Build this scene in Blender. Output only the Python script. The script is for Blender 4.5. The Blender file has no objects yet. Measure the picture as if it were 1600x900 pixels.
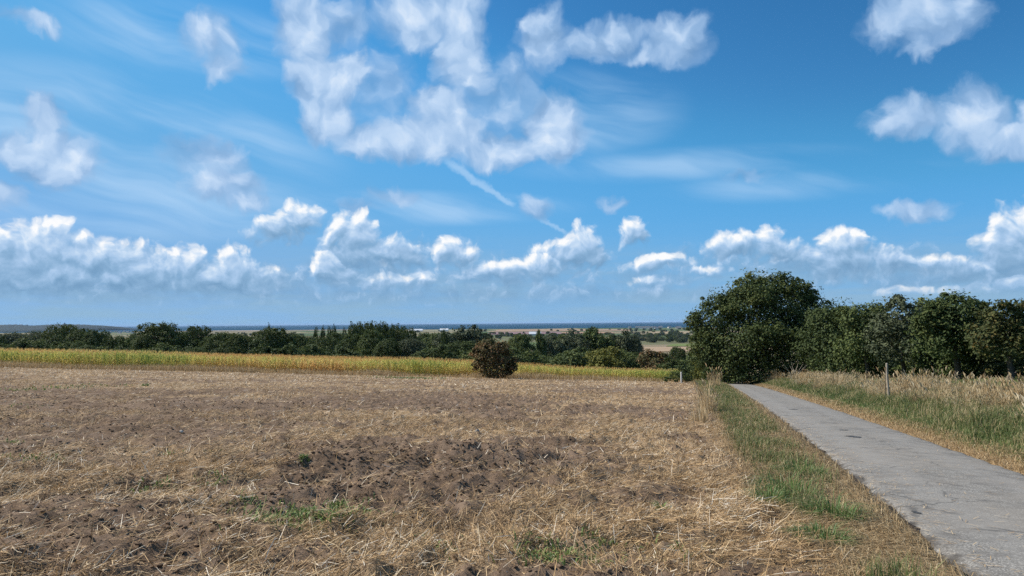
import bpy, math, random
import numpy as np
from mathutils import Vector, Matrix

S = bpy.context.scene
COL = S.collection
R = math.radians

# ------------------------------------------------------------------ camera
F = 1164.0                      # focal length in photo pixels (1600 wide)
CAM_H = 1.65
PITCH = math.atan((504.6 - 450) / F)
ROLL = 0.0080                   # the horizon drops to the left
cam_d = bpy.data.cameras.new('camera')
cam = bpy.data.objects.new('camera', cam_d)
COL.objects.link(cam)
cam_d.sensor_width = 36.0
cam_d.lens = F / 1600 * 36.0
cam_d.clip_start = 0.05
cam_d.clip_end = 200000
cam.matrix_world = (Matrix.Translation((0, 0, CAM_H)) @ Matrix.Rotation(R(90) + PITCH, 4, 'X')
                    @ Matrix.Rotation(-ROLL, 4, 'Z'))
S.camera = cam
CR = np.array(cam.matrix_world.to_3x3())


def ray(px, py):
    d = CR @ np.array([(px - 800) / F, (450 - py) / F, -1.0])
    return d / np.linalg.norm(d)


def azel(px, py):
    d = ray(px, py)
    return math.degrees(math.atan2(d[0], d[1])), math.degrees(math.asin(d[2]))


# ------------------------------------------------------------------ light
SUN_AZ, SUN_EL = -76.0, 43.0
sd = np.array([math.sin(R(SUN_AZ)) * math.cos(R(SUN_EL)), math.cos(R(SUN_AZ)) * math.cos(R(SUN_EL)), math.sin(R(SUN_EL))])
sl = bpy.data.lights.new('sun', 'SUN')
sl.energy = 5.0
sl.angle = R(0.53)
sl.color = (1.0, 0.93, 0.83)
so = bpy.data.objects.new('sun', sl)
COL.objects.link(so)
so.rotation_euler = Vector(-sd).to_track_quat('-Z', 'Y').to_euler()

S.render.engine = 'CYCLES'
S.cycles.max_bounces = 5
S.cycles.diffuse_bounces = 2
S.cycles.glossy_bounces = 2
S.cycles.transmission_bounces = 3
S.cycles.transparent_max_bounces = 6
S.cycles.volume_bounces = 0
S.cycles.use_adaptive_sampling = True
S.cycles.adaptive_threshold = 0.015
S.cycles.use_denoising = False
S.cycles.denoiser = 'OPENIMAGEDENOISE'
S.view_settings.view_transform = 'Standard'
S.view_settings.look = 'None'
S.view_settings.exposure = 0.45
S.view_settings.gamma = 1.0
S.view_settings.use_curve_mapping = False

# ------------------------------------------------------------------ sky
W = bpy.data.worlds.new('World')
S.world = W
W.use_nodes = True
SKY = 0.074
W.cycles.sampling_method = 'MANUAL'
W.cycles.sample_map_resolution = 256


class NT:
    """small helper to write node trees as expressions"""
    def __init__(s, tree):
        s.t = tree

    def n(s, typ, **kw):
        nd = s.t.nodes.new(typ)
        for k, v in kw.items():
            setattr(nd, k, v)
        return nd

    def put(s, sock, v):
        if v is None:
            return
        if hasattr(v, 'is_linked'):
            s.t.links.new(v, sock)
        else:
            sock.default_value = v

    def m(s, op, a=None, b=None, c=None, clamp=False):
        nd = s.n('ShaderNodeMath', operation=op)
        nd.use_clamp = clamp
        for i, v in enumerate((a, b, c)):
            s.put(nd.inputs[i], v)
        return nd.outputs[0]

    def v(s, op, a=None, b=None, c=None):
        nd = s.n('ShaderNodeVectorMath', operation=op)
        for i, v in enumerate((a, b, c)):
            if v is not None:
                s.put(nd.inputs[i], v)
        return nd.outputs['Value'] if op in ('DOT_PRODUCT', 'LENGTH', 'DISTANCE') else nd.outputs[0]

    def ss(s, x, lo, hi, a=0.0, b=1.0):
        nd = s.n('ShaderNodeMapRange', interpolation_type='SMOOTHSTEP')
        s.put(nd.inputs[0], x)
        for i, v in enumerate((lo, hi, a, b)):
            s.put(nd.inputs[1 + i], v)
        return nd.outputs[0]

    def lin(s, x, lo, hi, a=0.0, b=1.0):
        nd = s.n('ShaderNodeMapRange')
        s.put(nd.inputs[0], x)
        for i, v in enumerate((lo, hi, a, b)):
            s.put(nd.inputs[1 + i], v)
        return nd.outputs[0]

    def noise(s, vec, scale, detail=4, rough=0.55, dist=0.0, dim='3D', color=False):
        nd = s.n('ShaderNodeTexNoise', noise_dimensions=dim)
        if vec is not None:
            s.put(nd.inputs['Vector'], vec)
        nd.inputs['Scale'].default_value = scale
        nd.inputs['Detail'].default_value = detail
        nd.inputs['Roughness'].default_value = rough
        nd.inputs['Distortion'].default_value = dist
        return nd.outputs['Color' if color else 'Fac']

    def mix(s, f, a, b, blend='MIX'):
        nd = s.n('ShaderNodeMix', data_type='RGBA', blend_type=blend)
        s.put(nd.inputs['Factor'], f)
        s.put(nd.inputs[6], a)
        s.put(nd.inputs[7], b)
        return nd.outputs[2]

    def ramp(s, f, stops):
        nd = s.n('ShaderNodeValToRGB')
        s.put(nd.inputs[0], f)
        el = nd.color_ramp.elements
        while len(el) < len(stops):
            el.new(0.5)
        for e, (p, c) in zip(el, stops):
            e.position = p
            e.color = (c[0], c[1], c[2], 1)
        return nd.outputs[0]

    def attr(s, name):
        nd = s.n('ShaderNodeAttribute')
        nd.attribute_name = name
        return nd.outputs['Fac']


# clouds as (x, y, rx, ry, strength) on the photograph, turned into azimuth / elevation
SOFT = [(50, 32, 50, 16, .5), (330, 60, 48, 42, .62), (345, 105, 30, 24, .6),
        (478, 40, 48, 75, .95), (505, 130, 62, 62, 1.05), (515, 190, 52, 42, 1.1), (552, 118, 36, 40, 1.1), (545, 40, 40, 40, .45),
        (640, 25, 62, 50, .8), (722, 70, 50, 95, 1.0), (700, 10, 70, 40, 1.0), (690, 170, 66, 40, .9), (690, 215, 90, 42, 1.1),
        (600, 225, 75, 32, .85), (790, 232, 110, 32, .85), (862, 200, 56, 62, 1.15), (600, 140, 50, 60, .35), (780, 150, 50, 60, .3),
        (850, 60, 42, 48, .75), (900, 70, 80, 30, .62), (965, 60, 60, 34, .62), (1062, 62, 52, 42, .66), (1020, 85, 60, 20, .5),
        (1440, 25, 100, 52, .85), (1430, 75, 36, 26, .55), (1420, 185, 72, 30, .6), (1515, 185, 66, 52, .85), (1570, 222, 78, 32, .8),
        (1605, 195, 36, 34, .8), (65, 178, 44, 36, .95), (85, 245, 78, 54, 1.15), (25, 235, 52, 34, .8), (10, 312, 34, 28, .8),
        (330, 245, 62, 32, .6), (350, 290, 62, 34, .72), (380, 318, 40, 22, .5), (615, 305, 40, 15, .45), (832, 325, 26, 20, .5),
        (1425, 325, 66, 18, .55), (560, 320, 40, 14, .3), (1170, 268, 40, 10, .25), (965, 318, 22, 10, .3)]
# low cumulus: each cloud has a base line, then its lobes
LOW = [(472, [(60, 388, 72, 46), (0, 398, 62, 50), (85, 360, 34, 22), (150, 402, 70, 36), (225, 416, 62, 40), (110, 440, 160, 44)]),
       (468, [(292, 412, 32, 30), (370, 414, 38, 32), (340, 440, 110, 30)]),
       (382, [(425, 362, 44, 22), (468, 345, 34, 32)]),
       (428, [(530, 365, 26, 34), (562, 362, 30, 36), (545, 390, 52, 34), (600, 396, 56, 28), (636, 410, 34, 22)]),
       (450, [(508, 420, 24, 26), (530, 436, 40, 18)]),
       (456, [(590, 440, 36, 14), (640, 440, 40, 14)]),
       (424, [(698, 396, 24, 24), (722, 402, 28, 20)]),
       (446, [(780, 424, 52, 22), (840, 420, 40, 22)]),
       (432, [(912, 374, 27, 28), (895, 390, 32, 26), (918, 402, 38, 26), (850, 405, 38, 26)]),
       (388, [(990, 366, 28, 24)]), (430, [(1036, 412, 48, 17)]), (434, [(1106, 424, 34, 12)]), (452, [(1010, 440, 30, 12)]),
       (415, [(1142, 384, 44, 26), (1200, 376, 26, 26), (1215, 394, 56, 26)]),
       (438, [(1312, 382, 36, 30), (1340, 376, 16, 18), (1320, 408, 66, 34), (1385, 412, 50, 26), (1450, 418, 80, 20)]),
       (444, [(1592, 352, 50, 36), (1570, 388, 46, 40), (1600, 410, 60, 36), (1520, 424, 60, 18)]),
       (470, [(1480, 455, 120, 12), (1590, 448, 40, 16)])]


def smooth_union(t, uv, blobs, k):
    acc = None
    for b in blobs:
        cx, cy, rx, ry = b[:4]
        s = b[4] if len(b) > 4 else 1.0
        a, e = azel(cx, cy)
        a2 = azel(cx + rx, cy)[0] - a
        e2 = azel(cx, cy - ry)[1] - e
        q = t.v('MULTIPLY_ADD', uv, (1 / a2, 1 / e2, 0), (-a / a2, -e / e2, 0))
        f = t.m('MULTIPLY_ADD', t.v('DOT_PRODUCT', q, q), -s, s)
        acc = f if acc is None else t.m('SMOOTH_MAX', acc, f, k)
    return acc


def low_group():
    g = bpy.data.node_groups.new('low_clouds', 'ShaderNodeTree')
    g.interface.new_socket('uv', in_out='INPUT', socket_type='NodeSocketVector')
    g.interface.new_socket('density', in_out='OUTPUT', socket_type='NodeSocketFloat')
    g.interface.new_socket('height', in_out='OUTPUT', socket_type='NodeSocketFloat')
    t = NT(g)
    gi = t.n('NodeGroupInput')
    go = t.n('NodeGroupOutput')
    uv0 = gi.outputs[0]
    w1 = t.noise(uv0, 0.40, 2, 0.5, color=True, dim='2D')
    w = t.v('MULTIPLY_ADD', t.v('SUBTRACT', w1, (.5, .5, .5)), (1.5, 1.1, 0), uv0)
    w2 = t.noise(w, 1.5, 4, 0.58, color=True, dim='2D')
    uv = t.v('MULTIPLY_ADD', t.v('SUBTRACT', w2, (.5, .5, .5)), (0.55, 0.42, 0), w)
    sep = t.n('ShaderNodeSeparateXYZ')
    t.put(sep.inputs[0], uv)
    el = sep.outputs[1]
    acc = None
    hgt = None
    for base, lobes in LOW:
        d = smooth_union(t, uv, [(l[0], l[1], l[2] * 1.12, l[3] * 1.15, 1.35) for l in lobes], 0.22)
        e0 = azel(lobes[0][0], base)[1]
        e1 = azel(lobes[0][0], min(l[1] - l[3] for l in lobes))[1]
        up = t.m('SUBTRACT', el, e0)
        d = t.m('SMOOTH_MIN', d, t.m('MULTIPLY', up, 0.9), 0.5)
        hh = t.m('MULTIPLY', t.m('MULTIPLY', up, 1 / (e1 - e0)), t.ss(d, -.35, .25))
        acc = d if acc is None else t.m('SMOOTH_MAX', acc, d, 0.1)
        hgt = hh if hgt is None else t.m('MAXIMUM', hgt, hh)
    # cauliflower detail
    vo = t.n('ShaderNodeTexVoronoi', voronoi_dimensions='2D', feature='SMOOTH_F1')
    t.put(vo.inputs['Vector'], uv)
    vo.inputs['Scale'].default_value = .85
    vo.inputs['Detail'].default_value = 2.0
    vo.inputs['Roughness'].default_value = 0.5
    vo.inputs['Smoothness'].default_value = 0.6
    bil = t.m('MULTIPLY_ADD', vo.outputs['Distance'], -1.0, 0.42)
    fb = t.m('MULTIPLY_ADD', t.noise(uv, .9, 6, 0.56, dim='2D'), 1.1, -0.55)
    dens = t.m('ADD', acc, t.m('ADD', t.m('MULTIPLY', bil, 0.85), fb))
    t.put(go.inputs[0], dens)
    t.put(go.inputs[1], hgt)
    return g


def build_sky():
    t = NT(W.node_tree)
    W.node_tree.nodes.clear()
    out = t.n('ShaderNodeOutputWorld')
    tc = t.n('ShaderNodeTexCoord')
    dirv = tc.outputs['Generated']
    sky = t.n('ShaderNodeTexSky')
    sky.sky_type = 'NISHITA'
    sky.sun_disc = False
    sky.sun_elevation = R(SUN_EL)
    sky.sun_rotation = R(SUN_AZ % 360)
    sky.altitude = 50
    sky.air_density = 1.0
    sky.dust_density = 0.0
    sky.ozone_density = 6.0
    t.put(sky.inputs[0], t.v('MULTIPLY_ADD', dirv, (1, 1, .85), (0, 0, .15)))
    cu = t.n('ShaderNodeRGBCurve')
    for ch, pts in enumerate(([(0, 0), (.07, .026), (.09, .044), (.113, .078), (.132, .112), (.164, .158), (.206, .20), (.3, .25), (1, .6)],
                              [(0, 0), (.14, .145), (.178, .215), (.217, .335), (.252, .40), (.304, .435), (.366, .445), (.5, .48), (1, .8)],
                              [(0, 0), (.30, .38), (.364, .51), (.426, .68), (.472, .765), (.533, .78), (.6, .78), (.75, .82), (1, .95)])):
        c = cu.mapping.curves[ch]
        c.points[0].location = pts[0]
        c.points[1].location = pts[-1]
        for q in pts[1:-1]:
            c.points.new(*q)
    cu.mapping.update()
    t.put(cu.inputs['Color'], t.v('MULTIPLY', sky.outputs[0], (.1, .1, .1)))
    base = t.v('MULTIPLY', cu.outputs[0], (10, 10, 10))
    sp = t.n('ShaderNodeSeparateXYZ')
    t.put(sp.inputs[0], dirv)
    az = t.m('MULTIPLY', t.m('ARCTAN2', sp.outputs[0], sp.outputs[1]), 180 / math.pi)
    el = t.m('MULTIPLY', t.m('ARCSINE', sp.outputs[2]), 180 / math.pi)
    cb = t.n('ShaderNodeCombineXYZ')
    t.put(cb.inputs[0], az)
    t.put(cb.inputs[1], el)
    uv = cb.outputs[0]
    # 1 where the listed clouds are, 0 elsewhere: there the sky goes on with clouds of the same kind
    inside = t.m('MULTIPLY', t.ss(t.m('ABSOLUTE', az), 40, 35, 0, 1), t.ss(el, 33, 27, 0, 1))
    K = 10.0   # the background strength is 0.1
    ccol = lambda r, gg, b: (r * K, gg * K, b * K, 1)
    sc = lambda c: t.v('MULTIPLY', c, (K, K, K))

    # high thin streaks
    rot = t.n('ShaderNodeVectorRotate', rotation_type='Z_AXIS')
    t.put(rot.inputs['Vector'], uv)
    rot.inputs['Angle'].default_value = R(14)
    wv = t.v('MULTIPLY_ADD', t.v('SUBTRACT', t.noise(uv, 0.09, 2, 0.5, color=True, dim='2D'), (.5, .5, .5)), (5, 3.0, 0), rot.outputs[0])
    st = t.noise(t.v('MULTIPLY', wv, (0.06, 0.42, 1)), 1.0, 4, 0.5, dim='2D')
    streak = t.ss(st, 0.28, 0.84)

    def trail(x0, y0, x1, y1, w, s):
        a0, e0 = azel(x0, y0)
        a1, e1 = azel(x1, y1)
        L = math.hypot(a1 - a0, e1 - e0)
        dx, dy = (a1 - a0) / L, (e1 - e0) / L
        p = t.v('SUBTRACT', uv, (a0, e0, 0))
        wob = t.m('MULTIPLY_ADD', t.noise(uv, .9, 4, .62, dim='2D'), .7, -.35)
        al = t.v('DOT_PRODUCT', p, (dx, dy, 0))
        ac = t.m('ADD', t.v('DOT_PRODUCT', p, (-dy, dx, 0)), wob)
        f = t.ss(t.m('ABSOLUTE', ac), t.lin(al, 0, L, w * 1.25, w * .8), w * .15)
        f = t.m('MULTIPLY', f, t.ss(al, -.8, 1.0))
        f = t.m('MULTIPLY', f, t.ss(al, L + .2, L - .5))
        return t.m('MULTIPLY', f, s)

    cm = smooth_union(t, uv, [(170, 235, 360, 135, 1.1), (300, 60, 230, 60, .7), (640, 325, 260, 28, .9), (1060, 258, 260, 26, .55), (1260, 288, 260, 24, .5),
                              (900, 180, 160, 70, .6), (250, 330, 300, 50, .7)], 0.3)
    cir = t.m('MULTIPLY', t.m('MULTIPLY', streak, t.ss(cm, -0.3, 0.85)), .80)
    cir = t.m('MAXIMUM', cir, t.m('MAXIMUM', trail(695, 250, 805, 322, .40, .6), trail(842, 342, 888, 365, .26, .5)))
    clear = t.mix(cir, base, ccol(.44, .66, .92))

    # soft mid clouds
    def soft(col, eps):
        u = t.v('ADD', uv, (eps, 0, 0))
        w1 = t.noise(u, 0.20, 3, 0.5, color=True, dim='2D')
        wa = t.v('MULTIPLY_ADD', t.v('SUBTRACT', w1, (.5, .5, .5)), (2.6, 2.4, 0), u)
        w2 = t.noise(wa, 0.85, 4, 0.55, color=True, dim='2D')
        wb = t.v('MULTIPLY_ADD', t.v('SUBTRACT', w2, (.5, .5, .5)), (1.25, 1.25, 0), wa)
        d = smooth_union(t, wb, SOFT, 0.3)
        return soft_shade(col, wb, d)

    def soft_shade(col, wb, d):
        def dens(v, det):
            vo = t.n('ShaderNodeTexVoronoi', voronoi_dimensions='2D', feature='SMOOTH_F1')
            t.put(vo.inputs['Vector'], v)
            vo.inputs['Scale'].default_value = .42
            vo.inputs['Detail'].default_value = 1.5
            vo.inputs['Roughness'].default_value = .5
            vo.inputs['Smoothness'].default_value = .8
            return t.m('MULTIPLY_ADD', vo.outputs['Distance'], -.8, t.m('MULTIPLY', t.noise(v, .33, det, .54, dim='2D'), 1.0))
        f1 = dens(wb, 5)
        f2 = dens(t.v('ADD', wb, (-0.45, .95, 0)), 2)
        sdn = t.m('MULTIPLY_ADD', d, 1.7, t.m('MULTIPLY_ADD', f1, .85, .16))
        sa = t.m('MULTIPLY', t.ss(sdn, -0.40, 1.30), 0.95)
        sb = t.m('MULTIPLY_ADD', t.m('SUBTRACT', f1, f2), .60, t.ss(sdn, 0.1, 2.4, .30, .74), clamp=True)
        sco = t.ramp(sb, [(0.0, (.22, .38, .62)), (.4, (.35, .53, .79)), (.75, (.53, .69, .91)), (1.0, (.72, .83, .97))])
        return t.mix(sa, col, sc(sco))

    # low cumulus, lit from the upper left
    g = low_group()

    def low(col, eps):
        g1 = t.n('ShaderNodeGroup')
        g1.node_tree = g
        t.put(g1.inputs[0], t.v('ADD', uv, (eps, 0, 0)))
        g2 = t.n('ShaderNodeGroup')
        g2.node_tree = g
        t.put(g2.inputs[0], t.v('ADD', uv, (-0.32 + eps, 0.58, 0)))
        la = t.m('MULTIPLY', t.ss(g1.outputs[0], -.30, 0.75), t.ss(el, 0.8, 3.0, 0.0, .96))
        rel = t.m('SUBTRACT', t.m('MINIMUM', g1.outputs[0], 1.5), t.m('MINIMUM', g2.outputs[0], 1.5))
        lit = t.m('MULTIPLY_ADD', rel, 0.36, t.ss(g1.outputs[1], 0.08, 1.1, 0.20, .68))
        lit = t.m('ADD', lit, t.ss(g2.outputs[0], 0.6, -0.7, 0, .16), clamp=True)
        lowc = t.ramp(lit, [(0.0, (.18, .34, .54)), (.25, (.26, .44, .66)), (.5, (.40, .58, .82)), (.75, (.62, .76, .93)), (1.0, (1.0, 1.0, 1.0))])
        return t.mix(la, col, sc(lowc))

    def band(col, eps):
        # pale layered band above the sea
        lay = t.noise(t.v('MULTIPLY', t.v('ADD', uv, (eps, 0, 0)), (.12, 1.0, 1)), 1.0, 5, .6, dim='2D')
        f = t.m('MULTIPLY', t.ss(el, 8.0, 1.0), t.ss(lay, .30, .68, .45, .95))
        return t.mix(f, col, ccol(.28, .47, .66))

    def bank(col, eps):
        # far grey blue cloud mass low over the coast
        u = t.v('MULTIPLY_ADD', t.v('SUBTRACT', t.noise(uv, .45, 4, .58, color=True, dim='2D'), (.5, .5, .5)), (2.2, 1.6, 0), t.v('ADD', uv, (eps, 0, 0)))
        d = smooth_union(t, u, [(120, 425, 260, 52, 1.1), (380, 445, 160, 34, .9), (570, 432, 150, 34, .9), (800, 432, 150, 28, .8), (1020, 432, 110, 20, .6),
                                (1300, 415, 230, 36, .9), (1450, 435, 180, 26, .8), (1590, 410, 110, 56, 1.0), (700, 465, 700, 20, .75), (200, 470, 300, 18, .7), (660, 400, 120, 30, .6), (1100, 410, 140, 24, .5)], .3)
        n1 = t.noise(u, .75, 5, .58, dim='2D')
        n2 = t.noise(t.v('ADD', u, (-.3, .7, 0)), .75, 4, .55, dim='2D')
        dn = t.m('ADD', d, t.m('MULTIPLY_ADD', n1, 2.0, -.92))
        a = t.m('MULTIPLY', t.ss(dn, -.1, 1.1, 0, .7), t.ss(el, .8, 2.5))
        b = t.m('MULTIPLY_ADD', t.m('SUBTRACT', n1, n2), 1.6, t.ss(el, 1.5, 7, .25, .6), clamp=True)
        return t.mix(a, col, sc(t.ramp(b, [(0, (.19, .35, .55)), (.4, (.255, .43, .645)), (.75, (.42, .59, .82)), (1, (.75, .85, .97))])))

    def closure(col):
        bg = t.n('ShaderNodeBackground')
        bg.inputs[1].default_value = SKY
        t.put(bg.inputs[0], col)
        return bg.outputs[0]

    def mixs(f, a, b):
        mx = t.n('ShaderNodeMixShader')
        t.put(mx.inputs[0], f)
        W.node_tree.links.new(a, mx.inputs[1])
        W.node_tree.links.new(b, mx.inputs[2])
        return mx.outputs[0]

    # three height zones so that each ray works out only the clouds it can meet
    hi = closure(soft(clear, 0.0))
    mid = closure(low(bank(band(soft(clear, 1e-4), 1e-4), 1e-4), 1e-4))
    lo = closure(low(bank(band(clear, 0.0), 0.0), 0.0))
    seen = mixs(t.m('GREATER_THAN', el, 5.6), lo, mixs(t.m('GREATER_THAN', el, 9.8), mid, hi))
    # the same kinds of cloud all round
    uo = t.v('ADD', uv, (31.0, 17.0, 0))
    big = t.noise(uo, 0.045, 2, 0.5, dim='2D')
    rc = t.mix(t.m('MULTIPLY', streak, t.ss(big, .42, .62, 0, .6)), base, ccol(.44, .66, .92))
    gen = t.m('MULTIPLY_ADD', t.noise(t.v('MULTIPLY', uo, (.6, 1, 1)), 0.085, 3, .5, dim='2D'), 5.0, -2.7)
    rc = soft_shade(rc, uo, gen)
    rc = band(rc, 5.0)
    rest = closure(rc)
    W.node_tree.links.new(mixs(inside, rest, seen), out.inputs[0])


build_sky()

# ------------------------------------------------------------------ helpers
RNG = np.random.default_rng(7)


def _hash(ix, iy, seed):
    h = (ix.astype(np.int64) * 374761393 + iy.astype(np.int64) * 668265263 + seed * 974711) & 0xFFFFFFFF
    h = ((h ^ (h >> 13)) * 1274126177) & 0xFFFFFFFF
    h = h ^ (h >> 16)
    return (h & 0xFFFFFF) / float(0xFFFFFF)


def vnoise(x, y, seed=0):
    ix = np.floor(x); iy = np.floor(y)
    fx = x - ix; fy = y - iy
    fx = fx * fx * fx * (fx * (fx * 6 - 15) + 10); fy = fy * fy * fy * (fy * (fy * 6 - 15) + 10)
    ix = ix.astype(np.int64); iy = iy.astype(np.int64)
    a = _hash(ix, iy, seed); b = _hash(ix + 1, iy, seed); c = _hash(ix, iy + 1, seed); d = _hash(ix + 1, iy + 1, seed)
    return (a + (b - a) * fx) * (1 - fy) + (c + (d - c) * fx) * fy


def fbm(x, y, f, octs=4, seed=0, gain=.5):
    s = 0; a = 1; tot = 0
    for i in range(octs):
        s = s + a * vnoise(x * f + 13.7 * i, y * f - 7.3 * i, seed + i)
        tot += a; a *= gain; f *= 2.03
    return s / tot


def sstep(x, a, b):
    t = np.clip((x - a) / (b - a), 0, 1)
    return t * t * (3 - 2 * t)


def mesh_np(name, V, T, mat=None, attrs=None, smooth=False, quads=None):
    me = bpy.data.meshes.new(name)
    V = np.ascontiguousarray(V, np.float32)
    T = np.ascontiguousarray(T, np.int32)
    k = T.shape[1]
    me.vertices.add(len(V)); me.vertices.foreach_set('co', V.ravel())
    me.loops.add(T.size); me.loops.foreach_set('vertex_index', T.ravel())
    me.polygons.add(len(T))
    me.polygons.foreach_set('loop_start', np.arange(0, T.size, k, dtype=np.int32))
    me.polygons.foreach_set('use_smooth', np.full(len(T), smooth, bool))
    for an, av in (attrs or {}).items():
        a = me.attributes.new(an, 'FLOAT', 'POINT')
        a.data.foreach_set('value', np.ascontiguousarray(av, np.float32))
    me.update(calc_edges=True)
    if mat:
        me.materials.append(mat)
    return me


def obj(name, me, parent=None, **props):
    o = bpy.data.objects.new(name, me)
    COL.objects.link(o)
    if parent:
        o.parent = parent
    for k, v in props.items():
        o[k] = v
    return o


def material(name, rough=0.9, spec=0.2):
    m = bpy.data.materials.new(name)
    m.use_nodes = True
    t = NT(m.node_tree)
    p = m.node_tree.nodes['Principled BSDF']
    p.inputs['Roughness'].default_value = rough
    p.inputs['Specular IOR Level'].default_value = spec
    return m, t, p


def tint_mat(name, stops, transl=0.0, rough=.9, spec=.15, objrand=0.0):
    """colour from the per-piece 'tint' attribute, optional light through the leaf"""
    m, t, p = material(name, rough, spec)
    f = t.attr('tint')
    if objrand:
        oi = t.n('ShaderNodeObjectInfo')
        f = t.m('ADD', f, t.m('MULTIPLY_ADD', oi.outputs['Random'], objrand, -objrand / 2), clamp=True)
    c = t.ramp(f, stops)
    t.put(p.inputs['Base Color'], c)
    if transl:
        tr = t.n('ShaderNodeBsdfTranslucent')
        t.put(tr.inputs[0], c)
        mx = t.n('ShaderNodeMixShader')
        mx.inputs[0].default_value = transl
        m.node_tree.links.new(p.outputs[0], mx.inputs[1])
        m.node_tree.links.new(tr.outputs[0], mx.inputs[2])
        o = m.node_tree.nodes['Material Output']
        m.node_tree.links.new(mx.outputs[0], o.inputs[0])
    return m


# ------------------------------------------------------------------ terrain
LY = np.array([-40, -5, 5.9, 12.5, 20.6, 33, 50, 66, 83, 92, 100, 112, 130])
LX = np.array([-10, 0.45, 3.63, 5.52, 7.75, 11.05, 15.4, 19.4, 23.3, 24.6, 24.2, 21.0, 14.0])
ROAD_W = 3.0


def road_left(y):
    return np.interp(y, LY, LX)


FY = np.array([100, 130, 200, 350, 600, 1200, 2500, 5600, 6400, 9000])
FZ = np.array([-6.0, -8.8, -15.5, -24, -31, -37.5, -41, -42.6, -44.5, -60])
SEA = -43.0


def ease(y):      # smoothed far profile
    return (np.interp(y, FY, FZ) + np.interp(y * .93, FY, FZ) + np.interp(y * 1.07, FY, FZ)) / 3


def h_base(x, y):
    x = np.asarray(x, float); y = np.asarray(y, float)
    xl = road_left(y)
    xr = xl + ROAD_W
    near = -0.03 * np.clip(np.minimum(x, xr), -140, 60) - 0.0545 * np.clip(y, -300, 140)
    t = np.clip(x - xr, 0, None)
    near = near + np.where(t > 0, 0.36 * sstep(t, 0, 2.4) + 0.045 * np.clip(t, 0, 35), 0)
    near = near - 0.004 * np.clip(y - 86, 0, 20) ** 2 * sstep(x, -20, 15)
    tl = np.clip(xl - x, 0, None)
    near = near + 0.05 * sstep(tl, 0, .5) * (1 - sstep(tl, 1.6, 2.6))
    far = ease(np.maximum(y, 100)) + 1.2 * (fbm(x, y, 1 / 160., 2, 50) - .5) * sstep(y, 140, 400) - 0.010 * np.clip(x, -400, 400) * (1 - sstep(y, 150, 700))
    w = sstep(y, 95, 190)
    return near * (1 - w) + far * w


def hit(px, py, ymax=9000):
    """ground point seen at a photo pixel"""
    d = ray(px, py)
    ts = np.concatenate([np.arange(3, 100, .25), np.geomspace(100, ymax, 1500)])
    P = np.array([0, 0, CAM_H])[None] + ts[:, None] * d[None]
    below = P[:, 2] < h_base(P[:, 0], P[:, 1])
    i = int(np.argmax(below)) if below.any() else len(ts) - 1
    return P[i]


def in_ell(x, y, px, py, rx, ry):
    """soft ellipse on the ground round a photo pixel"""
    c = hit(px, py); a = hit(px + rx, py); b = hit(px, py - ry)
    A = abs(a[0] - c[0]) + .01; B = abs(b[1] - c[1]) + .01
    q = np.sqrt(((x - c[0]) / A) ** 2 + ((y - c[1]) / B) ** 2) + .9 * (fbm(x, y, .7, 3, 7) - .5)
    return 1 - sstep(q, .3, 1.35)


BARE = [(640, 728, 160, 36, 1.1), (740, 772, 150, 32, 1.0), (560, 772, 110, 32, 1.1), (830, 705, 110, 18, .9), (870, 735, 90, 14, .7), (500, 700, 90, 14, .6),
        (650, 625, 170, 9, .75), (300, 640, 260, 9, .5), (350, 680, 120, 9, .5), (90, 800, 150, 34, .9), (160, 855, 140, 30, .85), (320, 835, 150, 22, .6), (1080, 690, 60, 9, .4),
        (960, 640, 60, 6, .4), (480, 820, 80, 20, .4), (230, 760, 130, 14, .35), (950, 770, 60, 12, .4), (200, 612, 300, 6, .35), (1000, 612, 90, 5, .3)]
STRAWY = [(700, 850, 330, 45, .6), (1090, 760, 130, 70, 1.0), (880, 660, 300, 14, .7), (500, 672, 200, 8, .5), (1000, 700, 120, 20, .7), (1050, 850, 220, 50, .7)]


def field_edge_y(x):
    """far side of the stubble field, in front of the maize"""
    return 83.5 + 0.9 * np.sin(x * .13) + .02 * x


def zones(x, y):
    xl = road_left(y) + .06 * np.sin(y * 1.7) + .05 * np.sin(y * 4.1 + 1)
    tl = xl - x                                  # metres left of the road edge
    wob = .35 * (fbm(x, y, .6, 3, 3) - .5)
    vw = np.interp(y, [0, 6, 10, 16, 30, 80], [.9, .95, 1.5, 1.9, 2.3, 3.6])
    field = sstep(tl - vw + wob, -.15, .35) * (1 - sstep(y - field_edge_y(x) + wob, -.5, .6))
    right = sstep(x - (xl + ROAD_W), -.05, .1)
    return field, right, tl, vw


def furrow(x, y):
    return (x * .62 - y * .95 + 5.0 * (fbm(x, y, .07, 2, 31) - .5)) * 3.4


def straw_cover(x, y):
    c = .37 + .95 * (fbm(x, y, .22, 4, 11) - .5) + 1.0 * (fbm(x, y, 1.1, 4, 21, .6) - .5)
    c = c + .10 * np.sin(furrow(x, y)) * (1 - sstep(y, 30, 60)) + .04 * sstep(y, 10, 16) + .18 * sstep(y, 18, 50)
    for px, py, rx, ry, s in BARE:
        c = c - s * .43 * in_ell(x, y, px, py, rx, ry)
    for px, py, rx, ry, s in STRAWY:
        c = c + s * .30 * in_ell(x, y, px, py, rx, ry)
    return np.clip(c, 0, 1)


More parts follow.
